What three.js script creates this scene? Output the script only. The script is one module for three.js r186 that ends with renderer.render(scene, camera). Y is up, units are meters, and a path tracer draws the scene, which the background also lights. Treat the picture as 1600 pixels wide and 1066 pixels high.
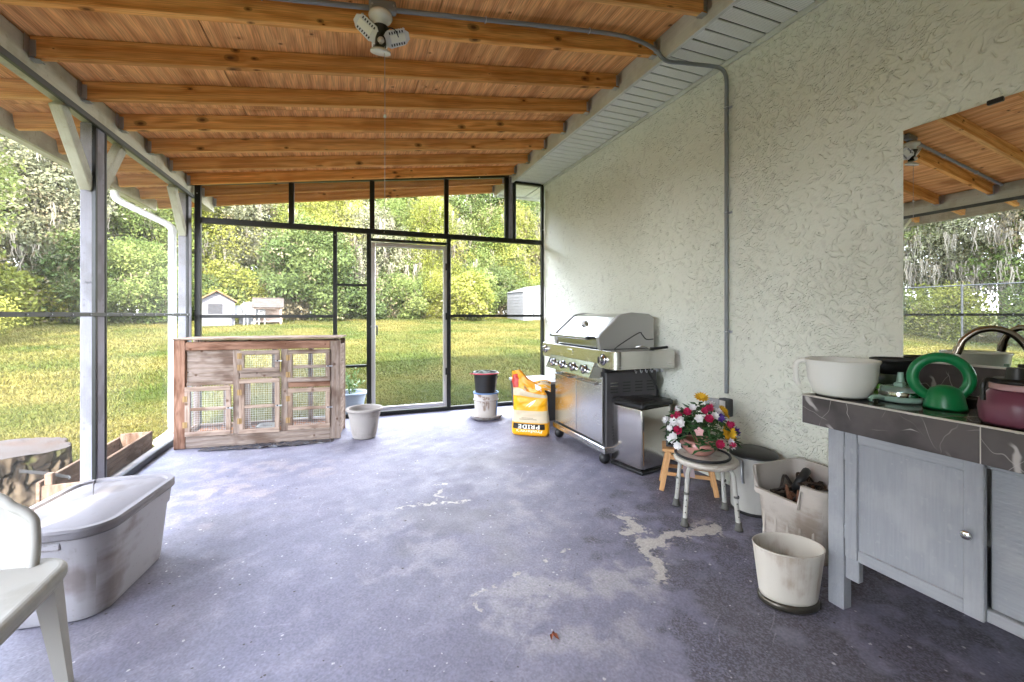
import * as THREE from 'three';
import { mergeGeometries, toCreasedNormals } from 'three/addons/utils/BufferGeometryUtils.js';
import { ConvexGeometry } from 'three/addons/geometries/ConvexGeometry.js';
import { RoundedBoxGeometry } from 'three/addons/geometries/RoundedBoxGeometry.js';

// ------------------------------------------------------------------ camera, sky, sun, exposure
// World: x to the house wall, y up, z = -L where L runs along the porch away from the camera.
const scene = new THREE.Scene();
const camera = new THREE.PerspectiveCamera(2 * Math.atan(533 / 665) * 180 / Math.PI, 1024 / 682, 0.05, 600);
camera.position.set(0, 1.22, 0);
camera.rotation.y = -Math.atan(255 / 665);
camera.setViewOffset(1024, 682, 0, 26.2, 1024, 682);          // shift lens: verticals stay upright
scene.add(camera);
const renderer = new THREE.WebGLRenderer({ antialias: true });
renderer.toneMapping = THREE.LinearToneMapping;
renderer.toneMappingExposure = 17;
renderer.shadowMap.enabled = true;

const SUN = new THREE.Vector3(-0.7, 2.65, 3.95).normalize();
const sun = new THREE.DirectionalLight(new THREE.Color(1.0, 0.95, 0.86), 2.0);
sun.position.copy(SUN).multiplyScalar(60);
sun.castShadow = true; sun.shadow.radius = 2;
Object.assign(sun.shadow.camera, { left: -45, right: 45, top: 45, bottom: -45, near: 1, far: 150 });
sun.shadow.mapSize.set(4096, 4096);
scene.add(sun, sun.target);

// seeded noise ---------------------------------------------------------------
function rngOf(a) { return () => { a |= 0; a = a + 0x6D2B79F5 | 0; let t = Math.imul(a ^ a >>> 15, 1 | a); t = t + Math.imul(t ^ t >>> 7, 61 | t) ^ t; return ((t ^ t >>> 14) >>> 0) / 4294967296; }; }
const rnd = rngOf(20240611);
const rr = (a, b) => a + (b - a) * rnd();
const LAT = new Float32Array(65536); { const q = rngOf(77); for (let i = 0; i < 65536; i++) LAT[i] = q(); }
function vn(x, y, px, py, seed) {          // value noise, periodic px by py
  const x0 = Math.floor(x), y0 = Math.floor(y); let fx = x - x0, fy = y - y0;
  fx = fx * fx * (3 - 2 * fx); fy = fy * fy * (3 - 2 * fy);
  const xa = ((x0 % px) + px) % px, xb = (xa + 1) % px, ya = ((y0 % py) + py) % py, yb = (ya + 1) % py;
  const h = (i, j) => LAT[(i * 374761 + j * 668265 + seed * 9176 + ((i * 7919) ^ (j * 104729))) & 65535];
  const a = h(xa, ya), b = h(xb, ya), c = h(xa, yb), d = h(xb, yb);
  return a + (b - a) * fx + (c - a) * fy + (a - b - c + d) * fx * fy;
}
function fbm(x, y, px, py, oct, seed) { let s = 0, a = 0.5, n = 0; for (let o = 0; o < oct; o++) { s += a * vn(x, y, px, py, seed + o); n += a; a *= 0.5; x *= 2; y *= 2; px *= 2; py *= 2; } return s / n; }
const ss = (a, b, x) => { const t = Math.min(1, Math.max(0, (x - a) / (b - a))); return t * t * (3 - 2 * t); };
const mix = (a, b, t) => a + (b - a) * t;
const mix3 = (a, b, t) => [mix(a[0], b[0], t), mix(a[1], b[1], t), mix(a[2], b[2], t)];
const enc = v => { v = Math.min(1, Math.max(0, v)); return 255 * (v <= 0.0031308 ? v * 12.92 : 1.055 * Math.pow(v, 1 / 2.4) - 0.055); };
function texture(w, h, fn, { srgb = true, sx = 1, sy = 1 } = {}) {   // fn(u, v) gives linear rgb or a scalar
  const d = new Uint8Array(w * h * 4);
  for (let j = 0; j < h; j++) for (let i = 0; i < w; i++) {
    const c = fn((i + 0.5) / w, (j + 0.5) / h), k = (j * w + i) * 4;
    if (typeof c === 'number') { d[k] = d[k + 1] = d[k + 2] = 255 * Math.min(1, Math.max(0, c)); }
    else { d[k] = srgb ? enc(c[0]) : 255 * c[0]; d[k + 1] = srgb ? enc(c[1]) : 255 * c[1]; d[k + 2] = srgb ? enc(c[2]) : 255 * c[2]; }
    d[k + 3] = 255;
  }
  const t = new THREE.DataTexture(d, w, h, THREE.RGBAFormat);
  t.colorSpace = srgb ? THREE.SRGBColorSpace : THREE.NoColorSpace;
  t.wrapS = t.wrapT = THREE.RepeatWrapping; t.magFilter = THREE.LinearFilter; t.minFilter = THREE.LinearMipmapLinearFilter; t.generateMipmaps = true;
  t.repeat.set(1 / sx, 1 / sy); t.needsUpdate = true; return t;
}

// sky: bright hazy summer sky with thin high cloud
{
  const W = 512, H = 256, d = new Float32Array(W * H * 4);
  for (let j = 0; j < H; j++) for (let i = 0; i < W; i++) {
    const el = ((j + 0.5) / H - 0.5) * Math.PI, up = Math.max(0, Math.sin(el));
    const cl = ss(0.42, 0.72, fbm(i / W * 10, j / H * 8, 10, 8, 5, 11));
    let c = mix3([0.98, 1.0, 1.02], [0.50, 0.66, 0.95], Math.pow(up, 0.55));
    c = mix3(c, [1.08, 1.08, 1.08], cl * 0.7);
    if (el < 0) c = mix3(c, [0.35, 0.36, 0.28], ss(0, 0.12, -el));
    const k = (j * W + i) * 4, S = 1.45; d[k] = c[0] * S; d[k + 1] = c[1] * S; d[k + 2] = c[2] * S; d[k + 3] = 1;
  }
  const t = new THREE.DataTexture(d, W, H, THREE.RGBAFormat, THREE.FloatType);
  t.mapping = THREE.EquirectangularReflectionMapping; t.magFilter = THREE.LinearFilter; t.needsUpdate = true;
  scene.background = t; scene.environment = t;
}

// ------------------------------------------------------------------ helpers
const V = (X, Y, L) => new THREE.Vector3(X, Y, -L);
const taken = {};
function numbered(n) { const k = taken[n] = (taken[n] ?? -1) + 1; return k ? n + '_' + String(k).padStart(3, '0') : n; }
function tag(o, label, category, group, kind) { if (label) o.userData.label = label; if (category) o.userData.category = category; if (group) o.userData.group = group; if (kind) o.userData.kind = kind; return o; }
function thing(name, label, category, X, Y, L, turn = 0, group) { const o = new THREE.Group(); o.name = numbered(name); o.position.copy(V(X, Y, L)); o.rotation.y = turn; scene.add(o); return tag(o, label, category, group); }
function part(parent, name, geo, mat, x = 0, y = 0, z = 0, rx = 0, ry = 0, rz = 0) { const m = new THREE.Mesh(geo, mat); m.name = name; m.position.set(x, y, z); m.rotation.set(rx, ry, rz); parent.add(m); return m; }
function structure(name, geo, mat) { const m = new THREE.Mesh(geo, mat); m.name = name; m.userData.kind = 'structure'; scene.add(m); return m; }
// uv in metres, by the face's main direction, u along the grain axis
function metric(geo, grain = 'x', ou = 0, ov = 0) {
  if (geo.index) geo = geo.toNonIndexed();
  const p = geo.attributes.position, uv = new Float32Array(p.count * 2), g = 'xyz'.indexOf(grain);
  const a = new THREE.Vector3(), b = new THREE.Vector3(), c = new THREE.Vector3(), n = new THREE.Vector3();
  for (let i = 0; i < p.count; i += 3) {
    a.fromBufferAttribute(p, i); b.fromBufferAttribute(p, i + 1); c.fromBufferAttribute(p, i + 2);
    n.crossVectors(b.clone().sub(a), c.clone().sub(a));
    const m = [Math.abs(n.x), Math.abs(n.y), Math.abs(n.z)], k = m.indexOf(Math.max(...m));
    const rest = [0, 1, 2].filter(q => q !== k); const ui = rest.includes(g) ? g : rest[0], vi = rest.find(q => q !== ui);
    [a, b, c].forEach((w, q) => { const e = w.toArray(); uv[(i + q) * 2] = e[ui] + ou; uv[(i + q) * 2 + 1] = e[vi] + ov; });
  }
  geo.setAttribute('uv', new THREE.BufferAttribute(uv, 2)); return geo;
}
// chamfered box, 44 triangles
function cbox(w, h, d, bev = 0.003, grain = null) {
  const W = w / 2, H = h / 2, D = d / 2; bev = Math.min(bev, W * 0.45, H * 0.45, D * 0.45);
  const at = (s, f) => new THREE.Vector3(s[0] * (f === 0 ? W : W - bev), s[1] * (f === 1 ? H : H - bev), s[2] * (f === 2 ? D : D - bev));
  const out = []; const tri = (a, b, c) => { const n = b.clone().sub(a).cross(c.clone().sub(a)); if (n.dot(a.clone().add(b).add(c)) < 0) out.push(a, c, b); else out.push(a, b, c); };
  const quad = (a, b, c, e) => { tri(a, b, c); tri(a, c, e); };
  for (let f = 0; f < 3; f++) for (const s of [-1, 1]) {
    const u = (f + 1) % 3, v = (f + 2) % 3, q = (p1, p2) => { const k = [0, 0, 0]; k[f] = s; k[u] = p1; k[v] = p2; return at(k, f); };
    quad(q(-1, -1), q(1, -1), q(1, 1), q(-1, 1));
  }
  for (let e = 0; e < 3; e++) { const u = (e + 1) % 3, v = (e + 2) % 3;
    for (const p1 of [-1, 1]) for (const p2 of [-1, 1]) { const k = t => { const z = [0, 0, 0]; z[e] = t; z[u] = p1; z[v] = p2; return z; }; quad(at(k(-1), u), at(k(1), u), at(k(1), v), at(k(-1), v)); } }
  for (const x of [-1, 1]) for (const y of [-1, 1]) for (const z of [-1, 1]) { const k = [x, y, z]; tri(at(k, 0), at(k, 1), at(k, 2)); }
  const g = new THREE.BufferGeometry().setFromPoints(out); g.computeVertexNormals();
  const long = grain ?? (w >= h && w >= d ? 'x' : h >= d ? 'y' : 'z');
  return metric(g, long, rr(0, 5), rr(0, 5));
}
const shift = (g, x, y, z) => g.translate(x, y, z);
function bar(a, b, w, h, grain) {           // box from a to b (Vector3), w across, h up
  const len = a.distanceTo(b), g = cbox(w, h, len, Math.min(w, h) * 0.08, grain ?? 'z');
  const m = new THREE.Matrix4().lookAt(a, b, Math.abs(b.clone().sub(a).normalize().y) > 0.98 ? new THREE.Vector3(0, 0, 1) : new THREE.Vector3(0, 1, 0)); m.setPosition(a.clone().add(b).multiplyScalar(0.5)); return g.applyMatrix4(m);
}
function tube(pts, r, seg = 24, rad = 8, closed = false, tension = 0.5) { const c = new THREE.CatmullRomCurve3(pts.map(p => p.isVector3 ? p : new THREE.Vector3(...p)), closed, 'catmullrom', tension); return new THREE.TubeGeometry(c, seg, r, rad, closed); }
function clean(g) { g = g.index ? g.toNonIndexed() : g.clone(); for (const k of Object.keys(g.attributes)) if (!['position', 'normal', 'uv'].includes(k)) g.deleteAttribute(k); if (!g.attributes.uv) g.setAttribute('uv', new THREE.BufferAttribute(new Float32Array(g.attributes.position.count * 2), 2)); return g; }
const merge = list => mergeGeometries(list.map(clean));
const lathe = (pts, n = 36) => new THREE.LatheGeometry(pts.map(p => new THREE.Vector2(p[0], p[1])), n);
const cyl = (r1, r2, h, n = 20) => new THREE.CylinderGeometry(r1, r2, h, n);
function extrude(pts, depth, bev = 0.003) { const s = new THREE.Shape(pts.map(p => new THREE.Vector2(p[0], p[1]))); return new THREE.ExtrudeGeometry(s, { depth, bevelEnabled: bev > 0, bevelSize: bev, bevelThickness: bev, bevelSegments: 2, curveSegments: 12 }); }
function roundRect(w, d, r) { const s = new THREE.Shape(), x = w / 2, y = d / 2; s.moveTo(-x + r, -y); s.lineTo(x - r, -y); s.absarc(x - r, -y + r, r, -Math.PI / 2, 0); s.lineTo(x, y - r); s.absarc(x - r, y - r, r, 0, Math.PI / 2); s.lineTo(-x + r, y); s.absarc(-x + r, y - r, r, Math.PI / 2, Math.PI); s.lineTo(-x, -y + r); s.absarc(-x + r, -y + r, r, Math.PI, 1.5 * Math.PI); return s; }
// tapered open shell over rounded rectangles: sections [y, w, d, r]; goes up outside and down inside
function shell(sections, seg = 10, topShape) {
  const rings = sections.map(([y, w, d, r]) => roundRect(w, d, r).getPoints(seg).slice(0, -1).map(p => [p.x, y, p.y]));
  const n = rings[0].length, pos = [], idx = [];
  rings.forEach((R, k) => R.forEach(p => { const q = topShape ? topShape(p, k) : p; pos.push(...q); }));
  for (let k = 0; k < rings.length - 1; k++) for (let i = 0; i < n; i++) { const a = k * n + i, b = k * n + (i + 1) % n, c = a + n, d = b + n; idx.push(a, c, b, b, c, d); }
  for (const k of [0, rings.length - 1]) { const c = pos.length / 3, y = sections[k][0]; pos.push(0, y, 0); for (let i = 0; i < n; i++) { const a = k * n + i, b = k * n + (i + 1) % n; k ? idx.push(a, c, b) : idx.push(a, b, c); } }
  const g = new THREE.BufferGeometry(); g.setAttribute('position', new THREE.Float32BufferAttribute(pos, 3)); g.setIndex(idx); g.computeVertexNormals();
  return metric(toCreasedNormals(g, 0.6), 'x');
}
function wobble(g, amp, freq, seed) { const p = g.attributes.position; for (let i = 0; i < p.count; i++) { const x = p.getX(i) * freq + 40, y = p.getY(i) * freq + 40, z = p.getZ(i) * freq + 40; p.setXYZ(i, p.getX(i) + amp * (vn(y + z * 0.7, x, 256, 256, seed) - 0.5), p.getY(i) + amp * (vn(x + z, y + z * 0.3, 256, 256, seed + 1) - 0.5), p.getZ(i) + amp * (vn(x + y * 0.6, z, 256, 256, seed + 2) - 0.5)); } g.computeVertexNormals(); return g; }

// ------------------------------------------------------------------ materials
const M = {};
const std = o => new THREE.MeshStandardMaterial(o), phys = o => new THREE.MeshPhysicalMaterial(o), matte = o => phys({ specularIntensity: 0.15, ...o });   // matte: porous, chalky or fibrous surfaces
const lin = (r, g, b) => new THREE.Color().setRGB(r, g, b);
function woodFn(c1, c2, c3, rings, seed, knots, stain) {        // u along the grain
  return (u, v) => {
    let wx = fbm(u * 3, v * 4, 3, 4, 3, seed), dark = 0, bend = 0;
    for (const [ku, kv, kr] of knots) { let dx = Math.abs(u - ku); dx = Math.min(dx, 1 - dx) * 4; let dy = Math.abs(v - kv); dy = Math.min(dy, 1 - dy); const q = Math.hypot(dx * 0.6, dy) * (0.65 + 0.7 * fbm(u * 40, v * 10, 40, 10, 2, seed + 40)); dark = Math.max(dark, 0.55 * (1 - ss(kr * 0.9, kr * 1.3, q)) + 0.45 * (1 - ss(kr * 0.25, kr * 0.8, q))); bend += 0.05 * Math.exp(-q * q / (kr * kr * 8)) * (v > kv ? 1 : -1); }
    const ring = 0.5 + 0.5 * Math.sin((v + bend + wx * 0.16) * rings * 6.2832);
    const fine = fbm(u * 24, v * 300, 24, 300, 2, seed + 9), blot = fbm(u * 6, v * 5, 6, 5, 4, seed + 20);
    let c = mix3(c1, c2, Math.pow(ring, 1.6) * 0.75 * (0.6 + 0.5 * wx)); c = mix3(c, c3, ss(0.52, 0.8, blot) * stain);
    const f = 0.62 + 0.76 * fine; c = [c[0] * f, c[1] * f, c[2] * f];
    return mix3(c, [0.07, 0.03, 0.014], dark * 0.9);
  };
}
const kn = (n, s, r0, r1) => { const q = rngOf(s); return Array.from({ length: n }, () => [q(), q(), r0 + (r1 - r0) * q()]); };
M.rafterTones = [];
M.rafter = matte({ map: texture(2048, 512, woodFn([0.78, 0.43, 0.15], [0.55, 0.225, 0.06], [0.46, 0.20, 0.062], 9, 3, kn(20, 5, 0.006, 0.036), 0.55), { sx: 2.4, sy: 0.6 }), roughness: 0.72 });
for (const [r, g, b] of [[1, 1, 1], [0.86, 0.82, 0.78], [1.0, 0.92, 0.82], [0.92, 0.94, 1.0]]) M.rafterTones.push(matte({ map: M.rafter.map, color: lin(r, g, b), roughness: 0.75 }));
M.plywood = matte({ map: texture(1024, 1024, woodFn([0.76, 0.40, 0.165], [0.56, 0.245, 0.085], [0.43, 0.185, 0.065], 13, 31, kn(22, 8, 0.003, 0.014), 0.9), { sx: 2.44, sy: 1.22 }), roughness: 0.8 });
const oldWood = texture(1024, 512, woodFn([0.285, 0.222, 0.182], [0.185, 0.13, 0.098], [0.12, 0.075, 0.053], 11, 51, kn(9, 12, 0.012, 0.03), 0.8), { sx: 1.2, sy: 0.5 });
const oldBump = texture(1024, 512, (u, v) => fbm(u * 20, v * 180, 20, 180, 3, 5), { srgb: false, sx: 1.2, sy: 0.5 });
M.weathered = matte({ map: oldWood, bumpMap: oldBump, bumpScale: 0.003, roughness: 0.9 });
M.redwood = matte({ map: oldWood, color: lin(0.95, 0.68, 0.56), bumpMap: oldBump, bumpScale: 0.003, roughness: 0.88 });
M.paleWood = matte({ map: oldWood, color: lin(1.25, 1.2, 1.15), bumpMap: oldBump, bumpScale: 0.002, roughness: 0.9 });
M.outdoorPlank = matte({ map: oldWood, color: lin(0.5, 0.45, 0.42), bumpMap: oldBump, bumpScale: 0.003, roughness: 0.95 });
M.stoolWood = std({ map: texture(512, 256, woodFn([0.56, 0.31, 0.13], [0.46, 0.23, 0.085], [0.40, 0.19, 0.07], 7, 71, [], 0.5), { sx: 0.8, sy: 0.3 }), roughness: 0.45 });
const paintTex = (c, d, seed, s = 0.8) => texture(512, 512, (u, v) => { const f = fbm(u * 6, v * 6, 6, 6, 5, seed), g = fbm(u * 8, v * 120, 8, 120, 2, seed + 4), sp = ss(0.80, 0.86, fbm(u * 40, v * 40, 40, 40, 2, seed + 8)); let q = mix3(c, d, ss(0.45, 0.75, f) * 0.8); const k = 0.93 + 0.14 * g; q = q.map(x => x * k); return mix3(q, d, sp * 0.8); }, { sx: s, sy: s });
M.postPaint = matte({ map: paintTex([0.26, 0.25, 0.275], [0.19, 0.18, 0.185], 91), bumpMap: oldBump, bumpScale: 0.0012, roughness: 0.7 });
M.beamPaint = std({ map: paintTex([0.47, 0.465, 0.36], [0.34, 0.325, 0.235], 97), roughness: 0.75 });
M.white = matte({ map: paintTex([0.72, 0.72, 0.70], [0.58, 0.56, 0.52], 103), roughness: 0.5 });
M.cabinet = std({ map: paintTex([0.31, 0.32, 0.345], [0.36, 0.365, 0.385], 109, 0.6), bumpMap: texture(512, 512, (u, v) => fbm(u * 40, v * 90, 40, 90, 2, 15), { srgb: false, sx: 0.5, sy: 0.5 }), bumpScale: 0.0008, roughness: 0.45 });
M.blackMetal = std({ color: lin(0.012, 0.013, 0.012), roughness: 0.38, metalness: 0.2 });
M.silver = std({ color: lin(0.62, 0.61, 0.59), roughness: 0.38, metalness: 0.85 });
M.galv = std({ color: lin(0.45, 0.47, 0.5), roughness: 0.4, metalness: 0.9 });
M.screenFine = std({ color: lin(0.36, 0.36, 0.32), roughness: 0.9, transparent: true, opacity: 0.12, side: THREE.DoubleSide });  // paler than the dark mesh: whitish sunlit haze put into the colour
M.screenSide = std({ color: lin(0.42, 0.42, 0.38), roughness: 0.9, transparent: true, opacity: 0.16, side: THREE.DoubleSide });  // charcoal mesh coloured pale, so sunlit haze is painted over the garden
const brushed = texture(512, 512, (u, v) => 0.30 + 0.16 * fbm(u * 4, v * 220, 4, 220, 3, 33) + 0.12 * fbm(u * 5, v * 5, 5, 5, 4, 37), { srgb: false, sx: 0.5, sy: 0.5 });
M.steel = std({ color: lin(0.60, 0.59, 0.57), metalness: 1, roughness: 0.55, roughnessMap: brushed });
M.steelShiny = std({ color: lin(0.5, 0.5, 0.49), metalness: 1, roughness: 0.16 });
M.chrome = std({ color: lin(0.7, 0.7, 0.7), metalness: 1, roughness: 0.1 });
M.darkMetal = std({ color: lin(0.035, 0.035, 0.037), roughness: 0.5, metalness: 0.35 });
M.blackPlastic = std({ color: lin(0.012, 0.012, 0.013), roughness: 0.42 });
M.blackGloss = std({ color: lin(0.008, 0.008, 0.009), roughness: 0.12 });
M.rubber = std({ color: lin(0.10, 0.095, 0.085), roughness: 0.8 });
M.brass = std({ color: lin(0.30, 0.19, 0.08), roughness: 0.6, metalness: 0.5 });
M.conduit = std({ color: lin(0.22, 0.235, 0.245), roughness: 0.5 });
const dirty = (c, d, seed, s, lo = 0.5, hi = 0.75) => texture(512, 512, (u, v) => { const f = fbm(u * 4, v * 5, 4, 5, 6, seed), st = fbm(u * 40, v * 3, 40, 3, 3, seed + 3), sp = ss(0.78, 0.86, fbm(u * 70, v * 70, 70, 70, 2, seed + 7)); return mix3(c, d, Math.min(1, ss(lo, hi, f * 0.85 + st * 0.15) + sp * 0.22)); }, { sx: s, sy: s });
M.tubPlastic = matte({ map: dirty([0.36, 0.34, 0.35], [0.21, 0.18, 0.175], 121, 0.9), roughness: 0.55 });
M.lidPlastic = matte({ map: dirty([0.225, 0.21, 0.22], [0.165, 0.148, 0.148], 127, 0.7), roughness: 0.6 });
M.beigePlastic = std({ map: dirty([0.46, 0.41, 0.36], [0.28, 0.225, 0.18], 131, 0.6), roughness: 0.55 });
M.creamPlastic = std({ map: dirty([0.56, 0.515, 0.45], [0.40, 0.32, 0.25], 137, 0.5, 0.58, 0.8), roughness: 0.5 });
M.whitePlastic = matte({ map: dirty([0.42, 0.405, 0.37], [0.35, 0.33, 0.30], 139, 0.6), roughness: 0.42 });
M.chairPlastic = matte({ map: dirty([0.31, 0.295, 0.265], [0.26, 0.245, 0.215], 141, 0.6), roughness: 0.5 });
M.pailPlastic = matte({ map: dirty([0.50, 0.46, 0.42], [0.24, 0.17, 0.13], 143, 0.35, 0.52, 0.68), roughness: 0.55 });
M.potPlastic = matte({ map: dirty([0.34, 0.305, 0.28], [0.27, 0.24, 0.215], 149, 0.5), roughness: 0.6 });
M.soil = matte({ map: dirty([0.07, 0.045, 0.03], [0.14, 0.095, 0.06], 151, 0.15, 0.4, 0.6), roughness: 1 });
M.bluePlastic = std({ color: lin(0.10, 0.20, 0.42), roughness: 0.5 });
M.bluePot = std({ color: lin(0.30, 0.35, 0.44), roughness: 0.5 });
M.red = std({ color: lin(0.45, 0.03, 0.05), roughness: 0.5 });
M.vinyl = std({ map: texture(256, 256, (u, v) => { const a = Math.hypot((u * 12 % 1) - 0.5, (v * 12 % 1) - 0.5); return mix3([0.30, 0.31, 0.28], [0.76, 0.77, 0.71], ss(0.16, 0.26, a)); }, { sx: 0.12, sy: 0.12 }), roughness: 0.5 });
M.fascia = std({ map: paintTex([0.62, 0.64, 0.58], [0.52, 0.53, 0.47], 157), roughness: 0.55 });
M.shingle = matte({ map: dirty([0.09, 0.085, 0.08], [0.15, 0.14, 0.13], 161, 0.5), roughness: 0.95 });
// stucco: skip-trowelled plaster, short torn trowel edges over a grainy coat
{
  const N = 2048, hm = new Float32Array(N * N).fill(0.55), q = rngOf(606), K = 2.6 / N;
  const stamp = (x, y, r, a) => { const R = Math.ceil(r * 2.2); for (let j = -R; j <= R; j++) for (let i = -R; i <= R; i++) { const e = Math.exp(-(i * i + j * j) / (r * r)); hm[((Math.round(y) + j + N * 4) % N) * N + ((Math.round(x) + i + N * 4) % N)] += a * e; } };
  for (let k = 0; k < 15000; k++) {
    let x = q() * N, y = q() * N; const m = fbm(x / N * 6, y / N * 6, 6, 6, 3, 223); if (q() > 0.3 + 1.2 * ss(0.36, 0.66, m)) continue;
    let dir = fbm(x / N * 5, y / N * 5, 5, 5, 2, 229) * 9 + (q() - 0.5) * 2.2; const len = (0.02 + 0.11 * q() * q()) / K, w = 1.4 + 1.2 * q(), dep = 0.10 + 0.16 * q(), side = q() < 0.5 ? 1 : -1; let curl = (q() - 0.5) * 0.05;
    for (let s = 0; s < len; s += 1.6) { const f = Math.sin(Math.PI * Math.min(0.97, Math.max(0.05, s / len))); stamp(x, y, w, -dep * 0.5 * f); stamp(x - Math.sin(dir) * side * 5, y + Math.cos(dir) * side * 5, 4, dep * 0.10 * f); x += Math.cos(dir) * 1.6; y += Math.sin(dir) * 1.6; curl += (q() - 0.5) * 0.08; dir += curl; }
  }
  const bump = texture(N, N, (u, v) => { const h = hm[Math.min(N - 1, Math.floor(v * N)) * N + Math.min(N - 1, Math.floor(u * N))]; const w1 = fbm(u * 9, v * 9, 9, 9, 3, 201) - 0.5, n1 = fbm(u * 22 + w1 * 5, v * 30 - w1 * 6, 22, 30, 3, 211), pl = ss(0.52, 0.545, n1) * ss(0.40, 0.56, fbm(u * 5, v * 5, 5, 5, 3, 223)); return h + 0.13 * pl + 0.14 * (fbm(u * 260, v * 260, 260, 260, 2, 231) - 0.5) + 0.12 * (fbm(u * 40, v * 40, 40, 40, 3, 233) - 0.5); }, { srgb: false, sx: 2.6, sy: 2.6 });
  const col = texture(512, 512, (u, v) => { const f = fbm(u * 5, v * 5, 5, 5, 6, 241), g = ss(0.76, 0.82, fbm(u * 70, v * 70, 70, 70, 2, 245)); return mix3(mix3([0.80, 0.815, 0.71], [0.74, 0.75, 0.645], ss(0.35, 0.7, f)), [0.5, 0.48, 0.42], g * 0.25); }, { sx: 3.7, sy: 3.7 });
  M.stucco = std({ map: col, bumpMap: bump, bumpScale: 0.015, roughness: 0.62 });
}
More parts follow.
